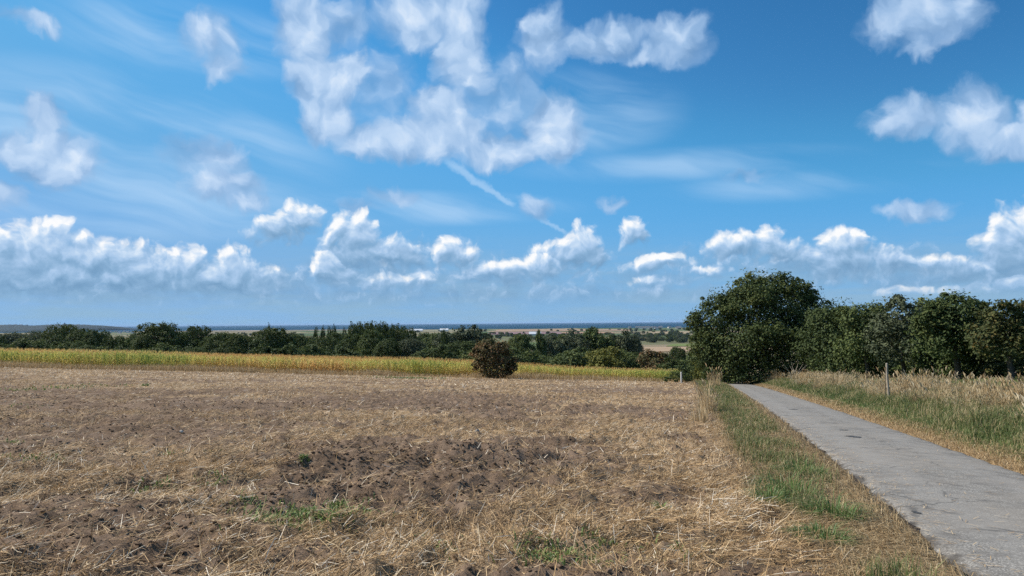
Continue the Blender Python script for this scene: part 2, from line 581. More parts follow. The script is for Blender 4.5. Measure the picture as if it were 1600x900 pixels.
def h_detail(x, y, field, cover):
    near = 1 - sstep(y, 40, 85)
    # tillage furrows bending across the field
    z = .035 * np.sin(furrow(x, y)) + .15 * (fbm(x, y, .28, 3, 41) - .5)
    clod = fbm(x, y, 3.6, 3, 51, .6) - .5
    rid = 1 - np.abs(2 * fbm(x, y, 6.0, 2, 61) - 1)
    bare = sstep(.55 - cover, 0, .35)
    z = z + clod * (.27 - .05 * bare) + (rid - .6) * (.07 + .01 * bare) + .05 * (fbm(x, y, 11., 2, 65) - .5) * (.4 + bare)
    z = z * near
    m = hit(600, 735)
    z = z + .28 * np.exp(-(((x - m[0] - .25 * (y - m[1])) / 2.4) ** 2 + ((y - m[1]) / 1.6) ** 2)) * (0.6 + 1.1 * (fbm(x, y, 1.4, 3, 71)))
    return z * field


def ground_z(x, y):
    f, r, tl, vw = zones(x, y)
    c = straw_cover(x, y)
    z = h_base(x, y) + h_detail(x, y, f, c)
    on_road = (tl < 0) & (tl > -ROAD_W)
    verge = (1 - f) * (~on_road)
    z = z + verge * .07 * (fbm(x, y, 1.3, 3, 81) - .5) * (1 - sstep(y, 60, 110))
    return z - .05 * sstep(-tl, -.02, .12) * sstep(tl + ROAD_W, -.02, .12)


def spaced(lo, hi, d0, grow, start):
    v = [start]
    while v[-1] < hi:
        v.append(v[-1] + d0 + grow * (v[-1] - start))
    return v


def build_ground():
    px = spaced(0, 9500, .055, .017, 3.0)
    inner = list(np.arange(-3, 3, .055))
    xs = np.array([-v for v in px[::-1]] + inner[1:] + px)
    xs = np.unique(np.round(xs, 4))
    ys = list(np.geomspace(6, 305, 26)[::-1] * -1 + 3) + list(np.arange(-2, 3.6, .5)) + spaced(0, 95, .05, .0085, 4.0)
    ys += list(np.geomspace(ys[-1] * 1.015, 8800, 130))
    ys = np.unique(np.round(np.array(ys), 4))
    X, Y = np.meshgrid(xs, ys)
    x, y = X.ravel(), Y.ravel()
    z = np.empty_like(x); fl = np.zeros_like(x); cv = np.zeros_like(x); gr = np.zeros_like(x); eg = np.zeros_like(x)
    nearm = (np.abs(x) < 120) & (y < 130) & (y > -60)
    z[~nearm] = h_base(x[~nearm], y[~nearm])
    xn, yn = x[nearm], y[nearm]
    z[nearm] = ground_z(xn, yn)
    f, r, tl, vw = zones(xn, yn)
    fl[nearm] = f
    cv[nearm] = straw_cover(xn, yn)
    eg[nearm] = sstep(tl, -.2, -.02) * (1 - sstep(tl + .25 * (fbm(xn, yn, 1.5, 3, 19) - .5), .06, .16))
    gr[nearm] = np.clip(r * sstep(xn - road_left(yn) - ROAD_W, .2, .9), 0, 1)
    nx, ny = len(xs), len(ys)
    i = np.arange(nx * ny).reshape(ny, nx)
    Q = np.stack([i[:-1, :-1], i[:-1, 1:], i[1:, 1:], i[1:, :-1]], -1).reshape(-1, 4)
    V = np.stack([x, y, z], 1)
    me = mesh_np('ground', V, Q, ground_mat(), {'field': fl, 'cover': cv, 'green': gr, 'edge': eg}, smooth=True)
    obj('ground', me, kind='structure')


def ground_mat():
    m, t, p = material('soil_and_land', .95, .1)
    geo = t.n('ShaderNodeNewGeometry')
    pos = geo.outputs['Position']
    fld, cov, grn = t.attr('field'), t.attr('cover'), t.attr('green')
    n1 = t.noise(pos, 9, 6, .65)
    n2 = t.noise(pos, 55, 4, .7)
    n3 = t.noise(pos, .8, 4, .55)
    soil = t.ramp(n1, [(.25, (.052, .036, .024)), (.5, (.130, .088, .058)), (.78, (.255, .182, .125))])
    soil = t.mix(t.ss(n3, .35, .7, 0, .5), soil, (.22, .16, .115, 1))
    straw = t.ramp(n2, [(.28, (.09, .060, .036)), (.5, (.27, .190, .112)), (.75, (.52, .40, .27))])
    sf = t.ss(t.m('ADD', cov, t.m('MULTIPLY_ADD', n1, .9, -.45)), .38, .72)
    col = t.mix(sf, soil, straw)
    verge = t.ramp(t.noise(pos, 20, 5, .7), [(.25, (.08, .055, .03)), (.55, (.30, .20, .10)), (.8, (.46, .34, .19))])
    green = t.ramp(t.noise(pos, 14, 5, .65), [(.25, (.030, .046, .014)), (.55, (.07, .105, .03)), (.8, (.13, .16, .055))])
    # land beyond: meadows and bare fields
    vo = t.n('ShaderNodeTexVoronoi', voronoi_dimensions='2D')
    t.put(vo.inputs['Vector'], t.v('MULTIPLY', pos, (.0042, .0021, 0)))
    vo.inputs['Scale'].default_value = 1
    sv = t.n('ShaderNodeSeparateColor')
    t.put(sv.inputs[0], vo.outputs['Color'])
    land = t.ramp(sv.outputs[0], [(0, (.055, .085, .03)), (.35, (.075, .10, .04)), (.55, (.20, .16, .10)), (.72, (.10, .12, .05)), (.9, (.28, .22, .14))])
    sp = t.n('ShaderNodeSeparateXYZ')
    t.put(sp.inputs[0], pos)
    farf = t.ss(sp.outputs[1], 84, 88)
    vg = t.mix(grn, verge, green)
    vg = t.mix(t.m('MULTIPLY', farf, t.ss(sp.outputs[1], 130, 250)), vg, land)
    vg = t.mix(t.m('MULTIPLY', farf, t.ss(sp.outputs[1], 250, 130)), vg, (.10, .085, .04, 1))
    vg = t.mix(t.attr('edge'), vg, (.045, .036, .029, 1))
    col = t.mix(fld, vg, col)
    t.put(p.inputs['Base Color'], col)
    b = t.n('ShaderNodeBump')
    b.inputs['Strength'].default_value = .9
    b.inputs['Distance'].default_value = .03
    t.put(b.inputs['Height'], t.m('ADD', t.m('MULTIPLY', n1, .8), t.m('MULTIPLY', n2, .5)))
    t.put(p.inputs['Normal'], b.outputs[0])
    return m


build_ground()


def build_sea():
    m, t, p = material('sea_water', .7, .05)
    geo = t.n('ShaderNodeNewGeometry')
    n = t.noise(t.v('MULTIPLY', geo.outputs['Position'], (.0004, .0012, 0)), 1, 4, .6)
    t.put(p.inputs['Base Color'], t.ramp(n, [(.3, (.002, .030, .060)), (.7, (.005, .044, .078))]))
    b = t.n('ShaderNodeBump')
    b.inputs['Strength'].default_value = .5
    b.inputs['Distance'].default_value = .5
    t.put(b.inputs['Height'], t.noise(geo.outputs['Position'], .05, 4, .6))
    t.put(p.inputs['Normal'], b.outputs[0])
    xs = np.linspace(-75000, 75000, 31); ys = np.concatenate([np.linspace(5300, 20000, 12), np.linspace(25000, 90000, 10)])
    X, Y = np.meshgrid(xs, ys)
    V = np.stack([X.ravel(), Y.ravel(), np.full(X.size, SEA)], 1)
    i = np.arange(X.size).reshape(X.shape)
    Q = np.stack([i[:-1, :-1], i[:-1, 1:], i[1:, 1:], i[1:, :-1]], -1).reshape(-1, 4)
    obj('sea', mesh_np('sea', V, Q, m), kind='structure')


build_sea()


# ------------------------------------------------------------------ road
def build_road():
    m, t, p = material('worn_asphalt', .9, .25)
    geo = t.n('ShaderNodeNewGeometry')
    pos = geo.outputs['Position']
    ac = t.attr('across')
    agg = t.noise(pos, 48, 3, .85)
    mid = t.noise(pos, 3.2, 5, .65)
    big = t.noise(pos, .55, 4, .6)
    c = t.ramp(agg, [(.32, (.05, .046, .040)), (.5, (.18, .170, .152)), (.68, (.42, .40, .362))])
    c = t.mix(t.ss(mid, .42, .64, 0, .7), c, (.115, .107, .096, 1))
    c = t.mix(t.ss(big, .40, .66, 0, .5), c, (.23, .208, .178, 1))
    wheel = t.m('MULTIPLY', t.ss(t.m('ABSOLUTE', t.m('SUBTRACT', t.m('ABSOLUTE', t.m('SUBTRACT', ac, .5)), .24)), .16, .02), .35)
    c = t.mix(wheel, c, (.235, .224, .205, 1))
    edge = t.ss(t.m('ADD', t.m('ABSOLUTE', t.m('SUBTRACT', ac, .5)), t.m('MULTIPLY_ADD', mid, .16, -.08)), .46, .495, 0, .85)
    c = t.mix(edge, c, (.055, .048, .040, 1))
    vo = t.n('ShaderNodeTexVoronoi', feature='DISTANCE_TO_EDGE')
    t.put(vo.inputs['Vector'], t.v('ADD', pos, t.v('MULTIPLY', t.noise(pos, 2.2, 3, .6, color=True), (.5, .5, 0))))
    vo.inputs['Scale'].default_value = .55
    crack = t.m('MULTIPLY', t.ss(vo.outputs['Distance'], .016, .003), t.ss(t.noise(pos, .8, 2), .44, .56, 0, .6))
    c = t.mix(crack, c, (.06, .058, .055, 1))
    t.put(p.inputs['Base Color'], c)
    b = t.n('ShaderNodeBump')
    b.inputs['Strength'].default_value = .5
    b.inputs['Distance'].default_value = .006
    t.put(b.inputs['Height'], agg)
    t.put(p.inputs['Normal'], b.outputs[0])
    ys = np.concatenate([np.arange(-20, 3, .5), np.arange(3, 30, .07), np.arange(30, 128, .3)])
    us = np.linspace(0, 1, 27)
    Y, U = np.meshgrid(ys, us, indexing='ij')
    e0 = .09 * (fbm(ys, ys * 0, 2.6, 4, 5) - .5) * 2 + .05 * (vnoise(ys * 7, ys * 0, 8) - .5)
    e1 = .09 * (fbm(ys, ys * 0 + 9, 2.6, 4, 6) - .5) * 2 + .05 * (vnoise(ys * 7, ys * 0, 9) - .5)
    xl = road_left(ys)
    X = (xl + e0)[:, None] * (1 - U) + (xl + ROAD_W + e1)[:, None] * U
    Z = h_base(X, Y) + .012 + .035 * (1 - (2 * U - 1) ** 2) + .012 * (fbm(X, Y, .9, 3, 15) - .5)
    Z = np.where((U == 0) | (U == 1), Z - .05, Z)
    i = np.arange(X.size).reshape(X.shape)
    Q = np.stack([i[:-1, :-1], i[:-1, 1:], i[1:, 1:], i[1:, :-1]], -1).reshape(-1, 4)
    road = obj('road', mesh_np('road', np.stack([X.ravel(), Y.ravel(), Z.ravel()], 1), Q, m, {'across': U.ravel()}, smooth=True), kind='structure')
    # dark tar patches
    tm, tt, tp = material('tar', .7, .3)
    tg = tt.n('ShaderNodeNewGeometry')
    tt.put(tp.inputs['Base Color'], tt.ramp(tt.noise(tg.outputs['Position'], 60, 3, .7), [(.3, (.022, .021, .020)), (.7, (.07, .068, .065))]))
    for k, (px, py, wx, wy) in enumerate([(1335, 686, .17, .14), (1318, 675, .13, .05), (1240, 642, .2, .10), (1432, 806, .035, .05)]):
        c = hit(px, py)
        n = 22
        an = np.linspace(0, 2 * math.pi, n, endpoint=False)
        rr = .75 + .5 * np.random.default_rng(k).random(n)
        vx = c[0] + np.cos(an) * wx * rr; vy = c[1] + np.sin(an) * wy * 2 * rr
        u = np.clip((vx - road_left(vy)) / ROAD_W, 0, 1)
        vz = h_base(vx, vy) + .012 + .035 * (1 - (2 * u - 1) ** 2) + .012 * (fbm(vx, vy, .9, 3, 15) - .5) + .005
        me = bpy.data.meshes.new('tar_patch')
        me.from_pydata([tuple(v) for v in np.stack([vx, vy, vz], 1)], [], [list(range(n))])
        me.materials.append(tm)
        obj('tar_patch', me, road)


build_road()


# ------------------------------------------------------------------ trees
BARK, _t, _p = material('bark', .95, .1)
_t.put(_p.inputs['Base Color'], _t.ramp(_t.noise(None, 6, 5, .7), [(.3, (.045, .036, .028)), (.7, (.14, .115, .09))]))


def tube(pts, rad, sides=7):
    """tapered tube through points"""
    pts = np.array(pts, float)
    V, T = [], []
    n = len(pts)
    for i in range(n):
        d = pts[min(i + 1, n - 1)] - pts[max(i - 1, 0)]
        d = d / (np.linalg.norm(d) + 1e-9)
        u = np.cross(d, [0.3, 1, .1]); u /= np.linalg.norm(u) + 1e-9
        w = np.cross(d, u)
        for k in range(sides):
            a = 2 * math.pi * k / sides
            V.append(pts[i] + rad[i] * (math.cos(a) * u + math.sin(a) * w))
    for i in range(n - 1):
        for k in range(sides):
            a = i * sides + k; b = i * sides + (k + 1) % sides
            T += [(a, b, b + sides), (a, b + sides, a + sides)]
    c = len(V)
    V.append(pts[-1])
    for k in range(sides):
        T.append(((n - 1) * sides + k, (n - 1) * sides + (k + 1) % sides, c))
    return np.array(V), np.array(T)


def join(parts):
    V, T, o = [], [], 0
    for v, t in parts:
        V.append(v); T.append(np.asarray(t) + o); o += len(v)
    return np.concatenate(V), np.concatenate(T)


def trunk_mesh(name, h, r, tips, seed):
    rng = np.random.default_rng(seed)
    fork = h * .35
    parts = [tube([(0, 0, -.4), (0.02 * h, 0, fork * .5), (0, .02 * h, fork), (.02 * h, 0, h * .7)], [r * 1.25, r, r * .8, r * .25])]
    for tp in tips:
        tp = np.array(tp)
        z0 = min(fork * rng.uniform(.7, 1.6), tp[2] * .85)
        st = np.array([0, 0, z0])
        mid = st * .5 + tp * .5 + rng.normal(0, .04 * h, 3)
        parts.append(tube([st, mid, tp], [r * .5, r * .3, r * .06], 5))
    V, T = join(parts)
    return mesh_np(name, V, T, BARK, smooth=True)


def leaves_mesh(name, P, N, size, tint, mat, rng, aspect=.62):
    """folded leaf faces at P with normals N"""
    n = len(P)
    N = N / (np.linalg.norm(N, axis=1, keepdims=True) + 1e-9)
    A = np.cross(N, rng.normal(size=(n, 3))); A /= np.linalg.norm(A, axis=1, keepdims=True) + 1e-9
    B = np.cross(N, A)
    s = (np.asarray(size) * rng.uniform(.65, 1.35, n))[:, None]
    fold = .22
    v0 = P - A * s * .5
    v1 = P + B * s * aspect * .5 + N * s * fold * .5
    v2 = P + A * s * .5
    v3 = P - B * s * aspect * .5 + N * s * fold * .5
    V = np.stack([v0, v1, v2, v3], 1).reshape(-1, 3)
    b = np.arange(n)[:, None] * 4
    T = np.concatenate([b + [0, 1, 2], b + [0, 2, 3]], 0)
    return mesh_np(name, V, T, mat, {'tint': np.repeat(tint, 4)})


def crown_points(lobes, n, rng, clump=.26, inner=.22, low=-.55, per=34):
    L = np.array(lobes, float)
    area = (L[:, 3] * L[:, 4] * L[:, 5]) ** (2 / 3)
    w = area / area.sum()
    P, N, T = [], [], []
    for l, ww in zip(L, w):
        m = max(40, int(n * ww))
        nc = max(8, int(m / per))
        d = rng.normal(size=(nc * 3, 3)); d /= np.linalg.norm(d, axis=1, keepdims=True)
        d = d[d[:, 2] > low][:nc]
        rad = rng.uniform(.74, 1.08, len(d))
        C = l[:3] + d * l[3:] * rad[:, None]
        # keep clumps that are not deep inside another lobe
        keep = np.ones(len(C), bool)
        for o in L:
            q = (((C - o[:3]) / o[3:]) ** 2).sum(1)
            keep &= (q > .5) | (o is l)
        if keep.sum() < 4:
            keep[:] = True
        C, d = C[keep], d[keep]
        k = rng.integers(0, len(C), m)
        off = np.clip(rng.normal(size=(m, 3)), -1.7, 1.7) * clump * l[3:].mean() * rng.uniform(.5, 1.1, len(C))[k][:, None] * [1, 1, .72]
        p = C[k] + off
        ct = rng.uniform(-.22, .22, len(C))
        t = .5 + ct[k] + rng.uniform(-.2, .2, m)
        nn = d[k] * .6 + off / (np.linalg.norm(off, axis=1, keepdims=True) + 1e-6) * .5 + np.array([0, 0, .45]) + rng.normal(size=(m, 3)) * .55
        P.append(p); N.append(nn); T.append(t)
        mi = int(m * inner)
        di = rng.normal(size=(mi, 3)); di /= np.linalg.norm(di, axis=1, keepdims=True)
        P.append(l[:3] + di * l[3:] * (rng.uniform(0, .85, mi) ** .5)[:, None])
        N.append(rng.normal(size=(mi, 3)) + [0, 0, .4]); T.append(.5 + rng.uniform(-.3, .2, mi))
    return np.concatenate(P), np.concatenate(N), np.clip(np.concatenate(T), 0, 1)


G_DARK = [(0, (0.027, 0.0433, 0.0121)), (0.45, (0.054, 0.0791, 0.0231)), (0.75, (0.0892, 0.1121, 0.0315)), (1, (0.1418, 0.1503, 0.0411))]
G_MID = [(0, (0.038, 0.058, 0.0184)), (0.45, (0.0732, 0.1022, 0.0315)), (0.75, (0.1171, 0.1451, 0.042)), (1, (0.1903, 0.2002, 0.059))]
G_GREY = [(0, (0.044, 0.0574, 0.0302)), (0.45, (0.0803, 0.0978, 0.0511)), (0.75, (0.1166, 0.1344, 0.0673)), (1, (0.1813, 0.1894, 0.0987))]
G_YEL = [(0, (.05, .058, .014)), (.45, (.11, .12, .026)), (.75, (.19, .185, .042)), (1, (.27, .24, .06))]
G_BROWN = [(0, (.050, .064, .022)), (.38, (.125, .105, .043)), (.6, (.25, .140, .066)), (1, (.38, .20, .10))]
G_ORANGE = [(0, (.030, .040, .012)), (.45, (.060, .074, .022)), (.68, (.11, .10, .03)), (.82, (.19, .125, .035)), (1, (.32, .19, .06))]
LEAF = {k: tint_mat('leaf_' + k, v, .22, .75, .25, .25) for k, v in
        dict(dark=G_DARK, mid=G_MID, grey=G_GREY, yellow=G_YEL, brown=G_BROWN, orange=G_ORANGE).items()}


def tree_thing(name, label, cat, loc, crown_me, trunk_me, rot=0, scale=(1, 1, 1), group=None):
    e = bpy.data.objects.new(name, None)
    COL.objects.link(e)
    e.empty_display_size = .3
    e.location = loc; e.rotation_euler = (0, 0, rot); e.scale = scale
    e['label'] = label; e['category'] = cat
    if group:
        e['group'] = group
    obj('crown', crown_me, e)
    obj('trunk', trunk_me, e)
    return e


def world_at(px, d):
    """ground position in the direction of photo column px at distance d ahead"""
    dr = ray(px, 505)
    x, y = dr[0] / dr[1] * d, d
    return x, y, float(h_base(x, y))


def top_z(px, py, d):
    dr = ray(px, py)
    return CAM_H + dr[2] / dr[1] * d


def near_tree(name, label, cat, px, d, lobes_px, leaf, n, kind, seed, group=None, trunk_r=.22, low=-.55, depth=.85, clump=.26, inner=.22):
    """lobes in photo pixels (cx, cy, rx, ry, shift in depth) stand at distance d"""
    rng = np.random.default_rng(seed)
    x0, y0, z0 = world_at(px, d)
    L = []
    for q in lobes_px:
        cx, cy, rx, ry = q[:4]
        dd = d + (q[4] if len(q) > 4 else 0)
        dr = ray(cx, cy)
        wx = dr[0] / dr[1] * dd
        wz = CAM_H + dr[2] / dr[1] * dd
        ax, az = rx / F * dd, ry / F * dd
        L.append((wx - x0, dd - y0, wz - z0, ax, min(ax, 1.3 * az + .6) * depth, az))
    for l in list(L):
        for _ in range(3):
            u = rng.normal(size=3); u[2] = abs(u[2]) * .9; u /= np.linalg.norm(u)
            k = rng.uniform(.26, .46)
            L.append((l[0] + u[0] * l[3], l[1] + u[1] * l[4], l[2] + u[2] * l[5] * .9, l[3] * k, l[4] * k, l[5] * k * 1.1))
    P, N, T = crown_points(L, n, rng, clump=clump, low=low, inner=inner)
    P[:, 2] = np.maximum(P[:, 2], .05)
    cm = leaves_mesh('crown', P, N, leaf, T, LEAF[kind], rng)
    h = max(l[2] + l[5] for l in L)
    tm = trunk_mesh('trunk', h * .8, trunk_r, [(l[0], l[1], l[2]) for l in L[:len(lobes_px)]], seed)
    return tree_thing(name, label, cat, (x0, y0, z0 - .1), cm, tm, group=group)


def hedge_side():
    g = 'trees along the far side of the lane'
    near_tree('broadleaf_tree', 'tall broad dark green tree standing where the lane disappears', 'tree', 1195, 84,
              [(1195, 474, 58, 42), (1150, 482, 44, 34, -1), (1120, 512, 38, 36, -2), (1105, 545, 28, 30, -2), (1235, 482, 44, 40, 1), (1262, 520, 50, 40), (1290, 520, 34, 34, -1), (1180, 540, 74, 40, -3),
               (1225, 560, 70, 34, -3), (1140, 560, 50, 30, -2), (1262, 458, 14, 20, 0), (1215, 444, 30, 16, 0), (1168, 462, 30, 22), (1135, 470, 16, 14), (1276, 482, 22, 20), (1096, 520, 14, 14), (1170, 588, 50, 16, -4), (1230, 586, 56, 20, -4), (1280, 580, 40, 24, -3)],
              .27, 42000, 'dark', 101, g, .4, low=-.8, inner=.7, clump=.22)
    near_tree('broadleaf_tree', 'bushy dark tree filling the gap right of the tall broad tree', 'tree', 1300, 74,
              [(1305, 502, 40, 28), (1325, 505, 30, 24), (1290, 540, 44, 40), (1320, 530, 36, 44, 1), (1310, 575, 44, 26)], .26, 12000, 'dark', 102, g, .2, low=-.9, inner=.7)
    near_tree('broadleaf_tree', 'slim mid green tree with a notched top behind the wooden fence post', 'tree', 1352, 66,
              [(1345, 500, 30, 26), (1372, 510, 26, 34, 1), (1355, 535, 40, 34), (1350, 578, 40, 22, 5)], .25, 9000, 'mid', 103, g, .18, low=-.6, inner=.5)
    near_tree('broadleaf_tree', 'thin loose tree with pale leaves and sky showing through its top', 'tree', 1408, 58,
              [(1405, 490, 34, 24), (1388, 520, 30, 30), (1425, 515, 34, 34, 1), (1405, 542, 40, 28)], .24, 6000, 'grey', 104, g, .16, low=-.9, clump=.32)
    near_tree('broadleaf_tree', 'rounded dark green tree with domed crown in the hedgerow', 'tree', 1492, 52,
              [(1492, 488, 42, 28), (1465, 510, 34, 34), (1522, 512, 36, 34), (1490, 530, 52, 36), (1490, 574, 46, 22, 5)], .22, 13000, 'dark', 105, g, .2, low=-.5, inner=.5)
    near_tree('broadleaf_tree', 'autumn tinted orange brown tree at the right edge of the photo', 'tree', 1575, 46,
              [(1562, 495, 30, 26), (1600, 505, 40, 34), (1570, 530, 46, 34), (1625, 535, 46, 42), (1590, 575, 50, 22, 5)], .20, 11000, 'orange', 106, g, .18, low=-.6, inner=.4)
    near_tree('broadleaf_tree', 'green tree between the pale loose tree and the domed one', 'tree', 1450, 60,
              [(1445, 500, 30, 30), (1450, 535, 40, 36), (1448, 575, 40, 24, 3)], .24, 6500, 'mid', 108, g, .18, low=-.9, inner=.35)
    near_tree('hedgerow_shrub', 'dark dense undergrowth shrub below the trees behind the fence post', 'shrub', 1385, 70,
              [(1330, 568, 50, 38), (1390, 562, 50, 40, -2), (1440, 566, 50, 38, -6)], .25, 11000, 'dark', 109, g, .1, low=-1, inner=.5)
    near_tree('hedgerow_shrub', 'dark dense undergrowth shrub beneath the domed and orange trees', 'shrub', 1530, 56,
              [(1490, 566, 50, 38), (1550, 564, 60, 42, -2), (1620, 562, 60, 46, -4), (1680, 560, 50, 46, -6)], .22, 14000, 'dark', 110, g, .1, low=-1, inner=.5)
    near_tree('rounded_bush', 'low rounded blackish bush beside the far end of the lane', 'bush', 1136, 90,
              [(1136, 578, 26, 20), (1120, 584, 18, 14), (1152, 586, 18, 12)], .20, 4000, 'dark', 107, g, .08, low=-.9, inner=.4)
    near_tree('thorn_bush', 'brown tinged round bush alone at the edge of the maize', 'bush', 776, 82,
              [(770, 552, 21, 18), (754, 556, 15, 15, -1), (790, 562, 16, 16), (774, 572, 27, 14), (766, 540, 15, 11), (784, 543, 12, 10), (800, 574, 8, 10), (749, 570, 10, 11)], .24, 6500, 'brown', 111, None, .12, low=-.95, inner=.3, clump=.36)
    near_tree('low_bramble', 'dark bramble mound next to the short white marker post', 'bush', 1056, 82,
              [(1060, 588, 16, 7), (1048, 592, 10, 5), (1072, 592, 10, 5)], .15, 1600, 'dark', 113, None, .03, low=-.3)


hedge_side()


# ---- trees beyond the maize: prototypes 1 unit high, 1 unit wide
def proto(kind, seed, mat, n=6000, leaf=.055):
    rng = np.random.default_rng(seed)
    if kind == 'oak':
        L = [(0, 0, .46, .42, .42, .42), (0, 0, .66, .34, .34, .28)]
        for i in range(9):
            a = 2 * math.pi * i / 9 + rng.uniform(-.3, .3)
            r = rng.uniform(.24, .32)
            L.append((math.cos(a) * r, math.sin(a) * r, rng.uniform(.42, .72), .2, .2, rng.uniform(.15, .2)))
        for i in range(6):
            a = rng.uniform(0, 6.3)
            q = rng.uniform(.1, .24)
            L.append((math.cos(a) * q, math.sin(a) * q, rng.uniform(.76, .84), .16, .16, .13))
    elif kind == 'poplar':
        L = [(rng.uniform(-.08, .08), rng.uniform(-.08, .08), z, .34 * math.sin(math.pi * (z * .70 + .16)) + .14, .34 * math.sin(math.pi * (z * .70 + .16)) + .14, .13)
             for z in np.linspace(.12, .92, 9)]
    elif kind == 'willow':
        L = [(rng.uniform(-.3, .3), rng.uniform(-.3, .3), rng.uniform(.3, .82), .2, .2, .16) for _ in range(12)] + [(0, 0, .4, .4, .4, .3)]
    else:   # shrub
        L = [(rng.uniform(-.3, .3), rng.uniform(-.3, .3), rng.uniform(.3, .65), .24, .24, .28) for _ in range(7)] + [(0, 0, .35, .45, .45, .35)]
    P, N, T = crown_points(L, n if kind != 'oak' else 14000, rng, clump=.15 if kind == 'oak' else .24, low=-.8, per=13 if kind == 'oak' else 34)
    if kind == 'oak':
        leaf = .032
    P[:, 2] = np.clip(P[:, 2], .01, None)
    P[:, 2] *= 1.0 / np.percentile(P[:, 2], 99.6)
    hw = np.percentile(np.abs(P[:, 0]), 99)
    P[:, :2] *= .5 / hw
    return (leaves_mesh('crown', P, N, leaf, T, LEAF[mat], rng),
            trunk_mesh('trunk', .75, .03, [(l[0], l[1], l[2]) for l in L[:5]], seed))


PROTO = {}
for kd in ('oak', 'willow', 'shrub', 'poplar'):
    for mt in ('dark', 'mid', 'grey', 'yellow', 'brown'):
        if (kd == 'poplar' and mt != 'dark') or (kd == 'oak' and mt in ('yellow', 'brown')) or (kd == 'willow' and mt not in ('grey', 'mid')):
            continue
        for v in range(2):
            PROTO[kd, mt, v] = proto(kd, len(PROTO) + 300, mt)

far_count = [0]
ORD = 'first second third fourth fifth sixth seventh eighth ninth tenth eleventh twelfth thirteenth fourteenth fifteenth sixteenth'.split()


def put_tree(px, top, wpx, d, kind, mat, label, name='broadleaf_tree', group=None, cat='tree'):
    k = far_count[0]; far_count[0] += 1
    rng = random.Random(k * 17 + 3)
    x, y, z = world_at(px, d)
    h = max(1.5, top_z(px, top, d) - z + .2)
    w = wpx * 1.25 / F * d
    cm, tm = PROTO[kind, mat, k % 2]
    return tree_thing(name, label, cat, (x, y, z - .2), cm, tm, rng.uniform(0, 6.28), (w, w, h), group)


